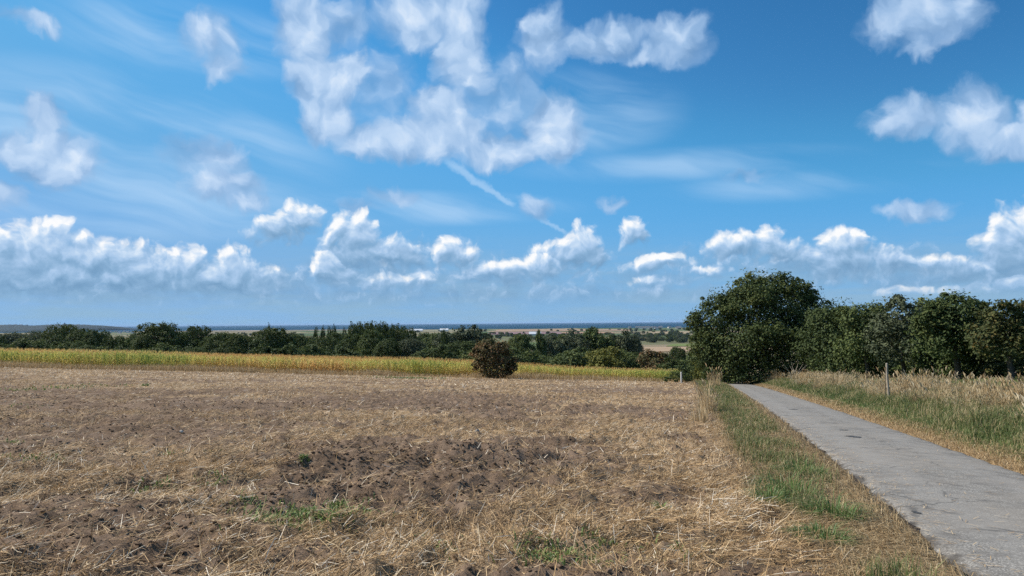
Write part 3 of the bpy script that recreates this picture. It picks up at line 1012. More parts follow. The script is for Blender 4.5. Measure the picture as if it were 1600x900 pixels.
def mid_trees():
    g = 'trees behind the maize field'
    T = [
        (20, 521, 60, 300, 'oak', 'grey', 'grey green tree at the left edge beyond the maize'),
        (58, 519, 50, 290, 'oak', 'grey', 'hazy grey green tree second from the left edge'),
        (30, 533, 70, 230, 'shrub', 'dark', 'low dark thicket at the left edge just over the maize'),
        (97, 509, 52, 205, 'oak', 'dark', 'tall dark tree below the end of the far headland'),
        (128, 515, 50, 200, 'oak', 'dark', 'dark tree joined to the right of the headland tree'),
        (152, 517, 44, 195, 'oak', 'dark', 'sloping dark tree ending the left dark group'),
        (80, 526, 44, 190, 'shrub', 'dark', 'low dark shrub left of the dark headland group'),
        (180, 527, 34, 180, 'oak', 'dark', 'small dim tree between the dark group and the lone oak'),
        (202, 528, 40, 172, 'shrub', 'mid', 'low green shrub at the left foot of the lone oak'),
        (250, 506, 66, 168, 'oak', 'dark', 'round topped oak rising against the sea'),
        (228, 523, 38, 164, 'oak', 'dark', 'shoulder tree leaning out of the left side of the oak'),
        (308, 511, 46, 188, 'oak', 'dark', 'flat topped tree right of the round oak'),
        (292, 526, 40, 175, 'shrub', 'dark', 'low dark shrub between the oak and the flat topped tree'),
        (345, 521, 50, 165, 'oak', 'mid', 'broad low tree right of the flat topped tree'),
        (375, 522, 46, 162, 'oak', 'dark', 'second broad low tree before the small conifer'),
        (424, 514, 62, 170, 'oak', 'dark', 'broad dark tree under a single pointed tip'),
        (400, 530, 30, 160, 'shrub', 'dark', 'low dark shrub filling the gap left of the pointed tip tree'),
        (470, 524, 44, 190, 'oak', 'mid', 'dim mid green tree left of the pale roofs'),
        (500, 527, 44, 185, 'oak', 'dark', 'dim dark tree behind the tiny white gable'),
        (482, 540, 60, 160, 'shrub', 'dark', 'low dark bushes in front of the tiny white gable'),
        (552, 523, 44, 180, 'oak', 'mid', 'pale mid green tree left below the poplar row'),
        (582, 517, 44, 176, 'oak', 'mid', 'dark green tree standing under the poplar row'),
        (608, 530, 44, 170, 'oak', 'dark', 'low dark tree under the right half of the poplars'),
        (540, 543, 60, 150, 'shrub', 'dark', 'low dark shrub along the maize under the pale tree'),
        (640, 530, 44, 172, 'oak', 'grey', 'grey green tree right below the poplars'),
        (672, 541, 60, 155, 'shrub', 'dark', 'low dark shrub along the maize right of the poplars'),
        (712, 514, 50, 215, 'willow', 'grey', 'pale grey green willow left of the brown bush'),
        (742, 510, 52, 220, 'willow', 'grey', 'taller pale willow rising behind the brown bush'),
        (695, 517, 14, 200, 'poplar', 'dark', 'single pointed dark tree beside the pale willows'),
        (722, 534, 60, 170, 'oak', 'dark', 'dark tree at the foot of the pale willows'),
        (812, 523, 40, 210, 'oak', 'mid', 'small rounded tree right of the brown bush'),
        (845, 518, 16, 180, 'willow', 'mid', 'thin sapling in front of the green meadow'),
        (815, 545, 50, 150, 'shrub', 'mid', 'low green shrub right behind the brown bush'),
        (868, 527, 46, 190, 'willow', 'grey', 'grey green tree right of the green meadow'),
        (898, 518, 44, 200, 'willow', 'grey', 'grey green tree with a broken top in the middle group'),
        (935, 514, 46, 205, 'willow', 'mid', 'tallest tree of the middle group right of the meadow'),
        (970, 519, 40, 205, 'willow', 'grey', 'rightmost grey green tree of the middle group'),
        (890, 545, 70, 150, 'shrub', 'dark', 'low dark shrub along the maize under the middle group'),
        (950, 543, 54, 138, 'shrub', 'yellow', 'yellow green bush glowing behind the maize'),
        (990, 552, 40, 140, 'shrub', 'dark', 'dark shrub right of the yellow green bush'),
        (1028, 547, 44, 132, 'shrub', 'brown', 'brownish green bush behind the right end of the maize'),
        (1058, 543, 26, 150, 'oak', 'dark', 'small dark tree in front of the ploughed tan field'),
        (1082, 546, 30, 128, 'shrub', 'mid', 'green shrub near the lane end behind the white post'),
        (1060, 560, 50, 120, 'shrub', 'dark', 'dark low shrub just behind the white post'),
        (1098, 556, 26, 112, 'shrub', 'yellow', 'yellowish shrub at the left edge of the tall tree'),
    ]
    for a in T:
        px, top, w, d, kd, mt, lb = a
        nm = 'hedgerow_shrub' if kd == 'shrub' else ('willow_tree' if kd == 'willow' else ('poplar_tree' if kd == 'poplar' else 'oak_tree'))
        put_tree(px, top, w, d, kd, mt, lb, nm, g, 'shrub' if kd == 'shrub' else 'tree')
    # thicket along the back of the maize
    rg = random.Random(77)
    for i in range(46):
        px = -25 + i * 23.5 + rg.uniform(-6, 6)
        tp = 537 + (px / 1000) * 15 + rg.uniform(-5, 4)
        if 770 < px < 860:
            tp += 7
        put_tree(px, tp, rg.uniform(38, 56), rg.uniform(150, 190), rg.choice(['oak', 'shrub']), rg.choice(['dark', 'mid', 'mid']),
                 'low dark thicket bush along the back edge of the maize', 'thicket_bush', 'thicket behind the maize', 'bush')
    # woodland further down the slope
    for i in range(74):
        px = rg.uniform(-20, 760) if i < 56 else rg.uniform(860, 1000)
        d = rg.uniform(230, 430)
        tp = 519 + rg.uniform(0, 11) + (px / 1000) * 3
        put_tree(px, tp, rg.uniform(26, 48) * 260 / d, d, 'oak', rg.choice(['dark', 'mid', 'mid', 'grey']),
                 'dark round tree of the woodland on the slope behind the thicket', 'woodland_tree', 'woodland down the slope')
    # poplar row
    pops = [(553, 506), (559, 505), (565, 506), (571, 505), (577, 505), (583, 505), (590, 506), (597, 504), (604, 506), (611, 508), (618, 509), (626, 511), (634, 513), (642, 513)]
    for i, (px, tp) in enumerate(pops):
        put_tree(px, tp + 1.5, 19, 262 + (i % 3) * 4, 'poplar', 'dark', ORD[i] + ' poplar from the left in the close row against the sea', 'poplar_tree', 'poplars in a close row')
    for i, (px, tp) in enumerate([(421, 509), (493, 513), (504, 512), (515, 512), (523, 511), (538, 514)]):
        put_tree(px, tp, 9, 330 if i else 172, 'poplar', 'dark',
                 'single pointed conifer tip above the broad dark tree' if i == 0 else ORD[i - 1] + ' from the left of five narrow pointed trees left of the poplars',
                 'conifer_tree', 'narrow pointed trees' if i else None)
    # trees of the plain: too small to tell apart
    rng = random.Random(5)
    n = 0
    for (x0, x1, y0, y1, cnt) in [(0, 480, 519, 528, 34), (180, 480, 514, 517, 22), (640, 760, 514, 522, 22), (760, 1000, 521, 530, 70), (860, 1000, 528, 544, 34), (1000, 1098, 523, 536, 46), (985, 1090, 511, 520, 44),
                                  (985, 1090, 520, 533, 34), (1100, 1600, 512, 530, 14), (855, 1000, 514, 518, 20), (800, 880, 526, 534, 10)]:
        for _ in range(cnt):
            px = rng.uniform(x0, x1); py = rng.uniform(y0, y1)
            P = hit(px, py)
            d = P[1]
            if d > 4500 or d < 230:
                continue
            h = rng.uniform(7, 12)
            w = rng.uniform(10, 22)
            k = far_count[0]; far_count[0] += 1
            cm, tm = PROTO[rng.choice([('oak', 'dark'), ('oak', 'mid'), ('shrub', 'dark'), ('shrub', 'grey')]) + (k % 2,)]
            o = obj('distant_tree', cm, label='small distant tree in the hedgerows of the coastal plain', category='tree', group='distant hedgerow trees')
            o.location = (P[0], P[1], P[2] - .3); o.rotation_euler = (0, 0, rng.uniform(0, 6.28)); o.scale = (w, w * .8, h)


mid_trees()

# ------------------------------------------------------------------ maize
MAIZE = tint_mat('maize', [(0, (.62, .37, .14)), (.25, (.68, .50, .20)), (.5, (.62, .55, .17)), (.75, (.40, .43, .10)), (1, (.17, .24, .055))], .4, .8, .2)


def scatter(V, T, tint, pos, rot, sc, tj):
    """copies of a small prototype, stacked in one mesh"""
    n, k = len(pos), len(V)
    c, s = np.cos(rot)[:, None], np.sin(rot)[:, None]
    x = V[None, :, 0] * sc[:, :1]; y = V[None, :, 1] * sc[:, :1]; z = V[None, :, 2] * sc[:, 1:2]
    P = np.stack([x * c - y * s + pos[:, :1], x * s + y * c + pos[:, 1:2], z + pos[:, 2:3]], -1).reshape(-1, 3)
    F_ = (T[None] + (np.arange(n) * k)[:, None, None]).reshape(-1, 3)
    tt = np.clip(tint[None] + tj[:, None], 0, 1).reshape(-1)
    return P, F_, tt


def maize_proto(seed):
    rng = np.random.default_rng(seed)
    V, T, tn = [], [], []

    def add(v, t, ti):
        o = len(V)
        V.extend(v); T.extend([(a + o, b + o, c + o) for a, b, c in t]); tn.extend(ti)
    w = .018
    for a in (0, 1.57):
        dx, dy = math.cos(a) * w, math.sin(a) * w
        add([(-dx, -dy, 0), (dx, dy, 0), (dx * .5, dy * .5, 2.0), (-dx * .5, -dy * .5, 2.0)], [(0, 1, 2), (0, 2, 3)], [.2, .2, .5, .5])
    for i in range(11):
        z = .15 + 1.75 * i / 11 + rng.uniform(-.05, .05)
        a = (i % 2) * math.pi + rng.uniform(-.7, .7)
        ln = rng.uniform(.45, .75) * (1 - .3 * (i / 11))
        droop = rng.uniform(.15, .6) + (.35 if i < 4 else 0)
        cx, cy = math.cos(a), math.sin(a)
        wx, wy = -cy * .045, cx * .045
        p1 = (cx * ln * .4, cy * ln * .4, z + .20 - droop * .15)
        p2 = (cx * ln, cy * ln, z + .1 - droop * .7)
        ti = np.clip(.14 + .80 * (z / 1.9) ** .8 + rng.uniform(-.15, .15), 0, 1)
        add([(0, 0, z), (p1[0] - wx, p1[1] - wy, p1[2]), (p1[0] + wx, p1[1] + wy, p1[2]), (p2[0], p2[1], max(.02, p2[2]))],
            [(0, 1, 2), (1, 3, 2)], [ti, ti, ti, max(0, ti - .15)])
    for i in range(5):
        a = i * 1.26
        cx, cy = math.cos(a), math.sin(a)
        add([(-cy * .012, cx * .012, 1.95), (cy * .012, -cx * .012, 1.95), (cx * .12, cy * .12, 2.25)], [(0, 1, 2)], [.15, .15, .2])
    return np.array(V, float), np.array(T), np.array(tn)


def maize():
    pos = []
    rng = np.random.default_rng(12)
    r = 0
    while True:
        dy = r * .75
        if dy > 46:
            break
        step = .17 if r < 8 else .34
        if r > 20:
            step = .6
        x = np.arange(-95, 23, step) + rng.uniform(-.05, .05)
        y = field_edge_y(x) + 2.4 + dy + rng.normal(0, .05, len(x))
        keep = (x < road_left(y) - 2.8) & (rng.random(len(x)) > .06) & ~((np.abs(x + 1.8) < 2.2) & (dy < 2.5)) & (x < 19.5 + dy * .05)
        pos.append(np.stack([x[keep] + rng.normal(0, .04, keep.sum()), y[keep], np.full(keep.sum(), 0)], 1))
        r += 1
    pos = np.concatenate(pos)
    pos[:, 2] = h_base(pos[:, 0], pos[:, 1]) - .02
    PV, PT, PA, o = [], [], [], 0
    which = rng.integers(0, 4, len(pos))
    patch = fbm(pos[:, 0], pos[:, 1], .09, 3, 77) - .5
    for k in range(4):
        V, T, tn = maize_proto(k + 40)
        q = pos[which == k]
        n = len(q)
        sc = np.stack([rng.uniform(.85, 1.2, n), (rng.uniform(.80, 1.05, n) + .15 * patch[which == k]) * (1 - .32 * sstep(q[:, 0], -12, 16))], 1)
        v, t, a = scatter(V, T, tn, q, rng.uniform(0, 6.28, n), sc, rng.normal(-.05, .18, n) + 1.0 * patch[which == k])
        PV.append(v); PT.append(t + o); PA.append(a); o += len(v)
    obj('maize_crop', mesh_np('maize_crop', np.concatenate(PV), np.concatenate(PT), MAIZE, {'tint': np.concatenate(PA)}),
        kind='stuff', label='standing crop of ripening green and yellow maize behind the stubble', category='maize')


maize()

# ------------------------------------------------------------------ straw, clods, stones
STRAW = tint_mat('straw', [(0, (.060, .037, .020)), (.3, (.22, .135, .060)), (.6, (.48, .315, .150)), (.85, (.66, .50, .29)), (1, (.84, .75, .60))], .18, .7, .3)
CLOD, _t, _p = material('clod_soil', .98, .05)
_g = _t.n('ShaderNodeNewGeometry')
_t.put(_p.inputs['Base Color'], _t.ramp(_t.noise(_g.outputs['Position'], 8, 5, .65), [(.28, (.056, .038, .026)), (.5, (.128, .087, .058)), (.75, (.245, .177, .122))]))


def sample_fan(n, y0, y1, rng, half=.78, pw=1.0):
    """random points over the field, spread evenly over the ground"""
    y = np.sqrt(rng.uniform(y0 ** 2, y1 ** 2, n))
    x = rng.uniform(-1, 1, n) * (half * y + 1.0)
    return x, y


def build_straw():
    rng = np.random.default_rng(21)
    VV, TT, AA, o = [], [], [], 0
    for (y0, y1, n, lmin, lmax, w, lift) in [(4.2, 11, 260000, .035, .29, .0046, .06), (11, 22, 200000, .06, .30, .0072, .05), (22, 45, 135000, .10, .32, .013, .05), (45, 84, 100000, .12, .36, .024, .05)]:
        x, y = sample_fan(n, y0, y1, rng)
        f, r, tl, vw = zones(x, y)
        c = straw_cover(x, y)
        pr = np.where(f > .5, .13 + .87 * sstep(c + 1.1 * (fbm(x, y, 2.2, 4, 91, .6) - .5), .18, .70), 0)
        k = rng.random(n) < pr
        x, y, c = x[k], y[k], c[k]
        n = len(x)
        z = ground_z(x, y)
        L = lmin + (lmax - lmin) * rng.random(n) ** 3.2
        a = rng.normal(0, .8, n) + 5.0 * (fbm(x, y, .55, 3, 95) - .5) + .35 + (rng.random(n) < .35) * rng.uniform(0, 3.1, n)
        tilt = np.abs(rng.normal(0, .24, n)) + (rng.random(n) < .08) * rng.uniform(.2, .9, n)
        d = np.stack([np.cos(a) * np.cos(tilt), np.sin(a) * np.cos(tilt), np.sin(tilt)], 1)
        up = np.array([0, 0, 1.0])
        s = np.cross(d, up); s /= np.linalg.norm(s, axis=1, keepdims=True)
        u = np.cross(s, d)
        rl = rng.uniform(-.9, .9, n)[:, None]
        s = s * np.cos(rl) + u * np.sin(rl)
        b = np.stack([x, y, z + .006 + lift * rng.random(n) ** 2 * sstep(c, .2, .7)], 1)
        ww = (w * rng.uniform(.5, 1.4, n))[:, None] * .5
        e = b + d * L[:, None]
        mid = b + d * L[:, None] * .5 + u * (L * rng.normal(0, .05, n))[:, None]
        V = np.stack([b - s * ww, b + s * ww, mid - s * ww, mid + s * ww, e - s * ww * .6, e + s * ww * .6], 1).reshape(-1, 3)
        i = np.arange(n)[:, None] * 6
        if y0 < 11:
            T = np.concatenate([i + [0, 1, 3], i + [0, 3, 2], i + [2, 3, 5], i + [2, 5, 4]])
        else:
            T = np.concatenate([i + [0, 1, 5], i + [0, 5, 4]])
        t = np.clip(.45 + .31 * rng.normal(size=n) + .5 * (fbm(x, y, .35, 3, 97) - .5) + .06 * sstep(y, 20, 60), 0, 1)
        VV.append(V); TT.append(T + o); AA.append(np.repeat(t, 6)); o += len(V)
    n = 900
    y = rng.uniform(4.5, 26, n); u = np.where(rng.random(n) < .7, rng.beta(1, 7, n), rng.random(n))
    x = road_left(y) + .03 + u * (ROAD_W - .1)
    z = h_base(x, y) + .012 + .035 * (1 - (2 * u - 1) ** 2) + .016
    L = rng.uniform(.03, .16, n); a = rng.uniform(0, 6.28, n)
    d = np.stack([np.cos(a), np.sin(a), 0 * a], 1); sd2 = np.stack([-np.sin(a), np.cos(a), 0 * a], 1) * .0026
    b = np.stack([x, y, z], 1); e = b + d * L[:, None]
    V = np.stack([b - sd2, b + sd2, b - sd2, b + sd2, e - sd2, e + sd2], 1).reshape(-1, 3)
    i = np.arange(n)[:, None] * 6
    T = np.concatenate([i + [0, 1, 5], i + [0, 5, 4]])
    VV.append(V); TT.append(T + o); AA.append(np.repeat(rng.uniform(.4, .9, n), 6)); o += len(V)
    obj('straw_litter', mesh_np('straw_litter', np.concatenate(VV), np.concatenate(TT), STRAW, {'tint': np.concatenate(AA)}),
        kind='stuff', label='cut straw litter scattered over the stubble field', category='straw')


build_straw()


def rock_proto(seed, rough=.3):
    import bmesh
    bm = bmesh.new()
    bmesh.ops.create_icosphere(bm, subdivisions=2 if rough > .31 else 1, radius=1)
    rng = np.random.default_rng(seed)
    V = np.array([v.co for v in bm.verts]); T = np.array([[v.index for v in f.verts] for f in bm.faces])
    bm.free()
    for _ in range(5):
        d = rng.normal(size=3); d /= np.linalg.norm(d)
        h = rng.uniform(.45, .8)
        q = V @ d
        V = V - np.outer(np.clip(q - h, 0, None), d) * .9
    V = V * (1 + rough * rng.normal(0, .35, (len(V), 1))) * [1, rng.uniform(.7, 1), rng.uniform(.55, .8)]
    return V, T


def build_clods():
    rng = np.random.default_rng(31)
    VV, TT, o = [], [], 0
    for (y0, y1, n, smin, smax) in [(4.2, 13, 52000, .006, .034), (13, 30, 26000, .014, .045)]:
        x, y = sample_fan(n, y0, y1, rng)
        f, r, tl, vw = zones(x, y)
        c = straw_cover(x, y)
        k = (f > .6) & (rng.random(n) < .07 + .93 * sstep(.50 - c, 0, .3))
        x, y = x[k], y[k]
        n = len(x)
        s = smin + (smax - smin) * rng.random(n) ** 4
        z = ground_z(x, y) + s * .15
        for q in range(5):
            kk = np.arange(n) % 5 == q
            V, T = rock_proto(q, .28)
            m = int(kk.sum())
            v, t, a = scatter(V, T, np.zeros(len(V)), np.stack([x, y, z], 1)[kk], rng.uniform(0, 6.28, m), np.stack([s[kk], s[kk] * rng.uniform(.7, 1.2, m)], 1), np.zeros(m))
            VV.append(v); TT.append(t + o); o += len(v)
    obj('soil_clods', mesh_np('soil_clods', np.concatenate(VV), np.concatenate(TT), CLOD), kind='stuff',
        label='loose crumbled brown soil clods on the bare parts of the field', category='soil')


build_clods()

STONE, _t, _p = material('pale_stone', .9, .2)
_g = _t.n('ShaderNodeNewGeometry')
_t.put(_p.inputs['Base Color'], _t.ramp(_t.noise(_g.outputs['Position'], 30, 4, .6), [(.3, (.20, .18, .155)), (.7, (.42, .39, .345))]))
for i, (px, py, s, lb) in enumerate([(308, 656, .09, 'largest pale stone lying alone on the left part of the field'),
                                     (343, 654, .055, 'small pale stone just right of the largest stone'),
                                     (284, 679, .055, 'flat pale stone below left of the largest stone'),
                                     (886, 797, .05, 'grey stone in the straw right of the dark soil mound'),
                                     (553, 709, .06, 'whitish stone on the upper left of the dark soil mound'),
                                     (745, 684, .06, 'light stone in the straw above the dark soil mound'),
                                     (785, 750, .04, 'small light stone on the bare soil right of the mound'),
                                     (852, 712, .05, 'pale stone on the bare patch beyond the mound')]):
    V, T = rock_proto(60 + i, .32)
    o = obj('field_stone', mesh_np('field_stone', V, T, STONE, smooth=False), label=lb, category='stone')
    P = hit(px, py)
    o.location = (P[0], P[1], float(ground_z(np.array([P[0]]), np.array([P[1]]))[0]) + s * .25)
    o.scale = (s, s, s); o.rotation_euler = (0, 0, i * 1.3)

# ------------------------------------------------------------------ grasses
GRASS = tint_mat('green_grass', [(0, (.040, .062, .020)), (.4, (.090, .125, .036)), (.7, (.155, .18, .062)), (.88, (.26, .235, .10)), (1, (.42, .33, .18))], .3, .6, .3)
DRY = tint_mat('dry_grass', [(0, (.16, .10, .048)), (.4, (.36, .25, .125)), (.7, (.52, .40, .23)), (1, (.64, .54, .37))], .25, .7, .25)


def blades(x, y, z, h, w, lean, rng, dirn=None, seed_heads=0.0):
    n = len(x)
    a = rng.uniform(0, 2 * math.pi, n) if dirn is None else dirn
    d = np.stack([np.cos(a), np.sin(a), np.zeros(n)], 1)
    b = a + rng.uniform(.8, 2.4, n)
    s = np.stack([np.cos(b), np.sin(b), np.zeros(n)], 1) * (w * .5)[:, None]
    B = np.stack([x, y, z], 1)
    up = np.array([0, 0, 1.0])
    m = B + d * (h * lean * .3)[:, None] + up * (h * .6)[:, None]
    t = B + d * (h * lean)[:, None] + up * (h * (1 - .35 * lean))[:, None]
    V = np.stack([B - s, B + s, m - s * .8, m + s * .8, t], 1).reshape(-1, 3)
    i = np.arange(n)[:, None] * 5
    T = np.concatenate([i + [0, 1, 3], i + [0, 3, 2], i + [2, 3, 4]])
    k = 5
    if seed_heads:
        q = rng.random(n) < seed_heads
        tip = t[q]; nn = len(tip)
        dd = d[q]; ss = np.cross(dd, up) * (.016 * h[q] / .9)[:, None]
        hl = (.16 * h[q])[:, None]
        H = np.stack([tip - up * hl * .7, tip + ss, tip + up * hl * .5 + dd * hl * .5, tip - ss], 1).reshape(-1, 3)
        j = np.arange(nn)[:, None] * 4 + len(V)
        T = np.concatenate([T, j + [0, 1, 2], j + [0, 2, 3]])
        V = np.concatenate([V, H])
        return V, T, q
    return V, T, None


def grass_obj(name, sets, mat, **props):
    VV, TT, AA, o = [], [], [], 0
    for V, T, a in sets:
        VV.append(V); TT.append(T + o); AA.append(a); o += len(V)
    return obj(name, mesh_np(name, np.concatenate(VV), np.concatenate(TT), mat, {'tint': np.concatenate(AA)}), **props)


def verge_points(n, y0, y1, t0, t1, rng, side, pw=1.6):
    """points t metres off the road edge: side -1 left, +1 right; more of them close to the camera"""
    u = rng.random(n)
    y = (y0 ** (1 - pw) + u * (y1 ** (1 - pw) - y0 ** (1 - pw))) ** (1 / (1 - pw)) if pw != 1 else y0 * (y1 / y0) ** u
    t = rng.uniform(t0, t1, n) if np.isscalar(t0) else t0 + (t1 - t0) * rng.random(n)
    x = road_left(y) - t if side < 0 else road_left(y) + ROAD_W + t
    return x, y, t


def build_grass():
    rng = np.random.default_rng(41)
    # ---- left verge: green band
    sets = []
    x, y, t = verge_points(80000, 5, 84, -.02, 3.6, rng, -1, 1.15)
    f, r, tl, vw = zones(x, y)
    nz = fbm(x, y, .8, 3, 101)
    dens = sstep(t, .35, .9) * (1 - sstep(t - vw * .92, -.2, .25)) * sstep(nz + .24 * sstep(y, 9, 14) + .14 * sstep(y, 18, 40), .44, .62)
    k = rng.random(len(x)) < dens
    x, y, t = x[k], y[k], t[k]
    n = len(x)
    h = rng.uniform(.10, .30, n) * (.6 + .9 * nz[k]) * (1 + .35 * sstep(y, 20, 60))
    V, T, _ = blades(x, y, ground_z(x, y) - .01, h, .006 + .00030 * y * rng.uniform(.6, 1.3, n), rng.uniform(.1, .8, n), rng)
    sets.append((V, T, np.repeat(np.clip(rng.normal(.50, .2, n) + (rng.random(n) < .2) * .5, 0, 1), 5)))
    grass_obj('verge_grass', sets, GRASS, kind='stuff', label='green grass growing along the left verge of the lane', category='grass')
    # ---- left verge: mown dry thatch
    x, y, t = verge_points(100000, 4.5, 84, .03, 3.8, rng, -1, 1.25)
    f, r, tl, vw = zones(x, y)
    k = rng.random(len(x)) < (.25 + .75 * sstep(t + .3 * (fbm(x, y, 1.5, 3, 19) - .5), .05, .2)) * (1 - .5 * sstep(t, .8, 1.4)) * (1 - sstep(t - vw, -.1, .4))
    x, y, t = x[k], y[k], t[k]
    n = len(x)
    flow = 2.2 * fbm(x, y, .7, 2, 111) + rng.normal(0, .7, n) + 1.4
    V, T, _ = blades(x, y, ground_z(x, y), rng.uniform(.05, .2, n) * (1 + .012 * y), .0045 + .00033 * y * rng.uniform(.5, 1.4, n), rng.uniform(.8, 2.2, n), rng, flow)
    z0 = np.repeat(ground_z(x, y), 5)
    V[:, 2] = np.maximum(V[:, 2], z0 + .004)
    t1 = np.repeat(np.clip(rng.normal(.42, .2, n), 0, 1), 5)
    grass_obj('mown_thatch', [(V, T, t1)], DRY, kind='stuff', label='flattened straw coloured mown grass beside the left edge of the lane', category='grass')
    # ---- right verge: green and dry
    x, y, t = verge_points(100000, 6, 90, 0.0, 4.6, rng, 1, 1.2)
    nz = fbm(x, y, .6, 3, 121)
    k = rng.random(len(x)) < sstep(t, .12, .75)
    x, y, t, nz = x[k], y[k], t[k], nz[k]
    n = len(x)
    h = rng.uniform(.10, .42, n) * (.4 + 1.0 * nz) * (.40 + .8 * sstep(t, .3, 1.8))
    V, T, _ = blades(x, y, ground_z(x, y) - .01, h, .006 + .00034 * y * rng.uniform(.6, 1.3, n), rng.uniform(.1, 1.1, n), rng)
    tint = np.clip(rng.normal(.54, .22, n) + .9 * (fbm(x, y, 1.1, 3, 125) - .5) + (rng.random(n) < .28) * .45, 0, 1)
    grass_obj('bank_grass', [(V, T, np.repeat(tint, 5))], GRASS, kind='stuff', label='rough green grass on the bank right of the lane', category='grass')
    x, y, t = verge_points(16000, 6, 90, -.08, .8, rng, 1, 1.15)
    n = len(x)
    V, T, _ = blades(x, y, ground_z(x, y), rng.uniform(.04, .13, n) * (1 + .012 * y), .005 + .00033 * y * rng.uniform(.5, 1.4, n), rng.uniform(.7, 2.0, n), rng)
    V[:, 2] = np.maximum(V[:, 2], np.repeat(ground_z(x, y), 5) + .004)
    S1 = (V, T, np.repeat(np.clip(rng.normal(.4, .2, n), 0, 1), 5))
    grass_obj('edge_thatch', [S1], DRY, kind='stuff', label='short dry tan grass along the right edge of the lane', category='grass')
    # tall dry grass on top of the bank: arching tussocks
    cx, cy, ct = verge_points(560, 9, 88, 1.5, 5.6, rng, 1, 1.3)
    cx = cx + .7 * (1 - sstep(cy, 25, 60))
    cn = fbm(cx, cy, .25, 3, 131)
    ck = rng.random(len(cx)) < .14 + .86 * sstep(cn, .46, .60)
    cx, cy, cn = cx[ck], cy[ck], cn[ck]
    m = len(cx)
    per = 120
    cr = rng.uniform(.10, .38, m) * (1 + .006 * cy)
    ch = (.3 + .85 * rng.random(m) ** 1.6) * (.45 + .8 * cn)
    i = np.repeat(np.arange(m), per)
    rr = cr[i] * np.sqrt(rng.random(m * per)); an = rng.uniform(0, 6.28, m * per)
    x = cx[i] + rr * np.cos(an); y = cy[i] + rr * np.sin(an)
    n = len(x)
    h = ch[i] * rng.uniform(.45, 1.15, n)
    V, T, q = blades(x, y, ground_z(x, y) - .01, h, .003 + .00030 * y * rng.uniform(.5, 1.3, n), rng.uniform(.15, 1.05, n), rng, an + rng.normal(0, .7, n), .5)
    tb = np.clip(rng.normal(.62, .2, n) + rng.normal(0, .12, m)[i], 0, 1)
    grass_obj('tall_dry_grass', [(V, T, np.concatenate([np.repeat(tb, 5), np.repeat(np.clip(tb[q] + .08, 0, 1), 4)]))], DRY, kind='stuff',
              label='tall bleached seeding grass along the top of the right bank', category='grass')
    # meadow beyond the bank
    x, y, t = verge_points(26000, 16, 70, 4.5, 20, rng, 1, 1.2)
    n = len(x)
    V, T, _ = blades(x, y, ground_z(x, y) - .01, rng.uniform(.06, .16, n), .012 + .0005 * y * rng.uniform(.6, 1.3, n), rng.uniform(.1, .8, n), rng)
    grass_obj('meadow_grass', [(V, T, np.repeat(np.clip(rng.normal(.55, .12, n), 0, .82), 5))], GRASS, kind='stuff', label='short bright green meadow grass before the hedgerow', category='grass')
    # dry fringe between stubble and maize
    n = 34000
    x = rng.uniform(-92, 22, n); y = field_edge_y(x) + rng.normal(.9, .7, n)
    nz = fbm(x, y, .12, 3, 141)
    k = (x < road_left(y) - 2.4) & (rng.random(n) < .35 + .65 * sstep(nz, .38, .6))
    x, y, nz = x[k], y[k], nz[k]
    n = len(x)
    V, T, q = blades(x, y, h_base(x, y) - .02, rng.uniform(.3, .85, n) * (.35 + 1.0 * nz), rng.uniform(.02, .04, n), rng.uniform(.05, .5, n), rng, None, .3)
    tb = np.clip(rng.normal(.55, .18, n), 0, 1)
    grass_obj('fringe_grass', [(V, T, np.concatenate([np.repeat(tb, 5), np.repeat(tb[q], 4)]))], DRY, kind='stuff',
              label='pale dry grass strip in front of the maize', category='grass')
    # ---- single clumps
    LUSH = tint_mat('lush_grass', [(0, (.055, .10, .028)), (.45, (.105, .175, .045)), (.75, (.17, .24, .075)), (.9, (.28, .27, .12)), (1, (.45, .36, .19))], .35, .5, .35)

    def clump(name, label, px, py, r, hh, n, mat, tmean, lean=(.1, .7), wd=.006, heads=0.0, cat='grass', squash=1.0):
        P = hit(px, py)
        rr = r * np.sqrt(rng.random(n)); an = rng.uniform(0, 6.28, n)
        x = P[0] + rr * np.cos(an); y = P[1] + rr * np.sin(an) * squash
        h = hh * rng.uniform(.3, 1.1, n) * (1 - .5 * rr / r)
        dirn = an + rng.normal(0, .6, n)
        z = ground_z(x, y)
        V, T, q = blades(x - P[0], y - P[1], z - .01 - P[2], h, np.full(n, wd), rng.uniform(*lean, n), rng, dirn, heads)
        tb = np.clip(rng.normal(tmean, .18, n), 0, 1)
        a = np.repeat(tb, 5) if q is None else np.concatenate([np.repeat(tb, 5), np.repeat(tb[q], 4)])
        o = obj(name, mesh_np(name, V, T, mat, {'tint': a}), label=label, category=cat)
        o.location = P
    for px, py, r, hh, lb in [(1232, 782, .38, .55, 'largest lush green grass tuft on the left verge'),
                              (1254, 748, .34, .46, 'green grass tuft just above the largest verge tuft'),
                              (1302, 818, .28, .46, 'green grass tuft below right of the largest verge tuft'),
                              (1285, 860, .24, .36, 'green grass tuft nearest the bottom edge on the verge'),
                              (1203, 799, .2, .36, 'small green tuft at the left foot of the largest verge tuft')]:
        clump('grass_tuft', lb, px, py, r, hh, 480, LUSH, .52, (.2, 1.4), .0085)
    clump('grass_tuft', 'sparse grey green tuft in straw near the bottom right of field', 1100, 862, .16, .16, 90, GRASS, .55, (.2, 1.0), .006)
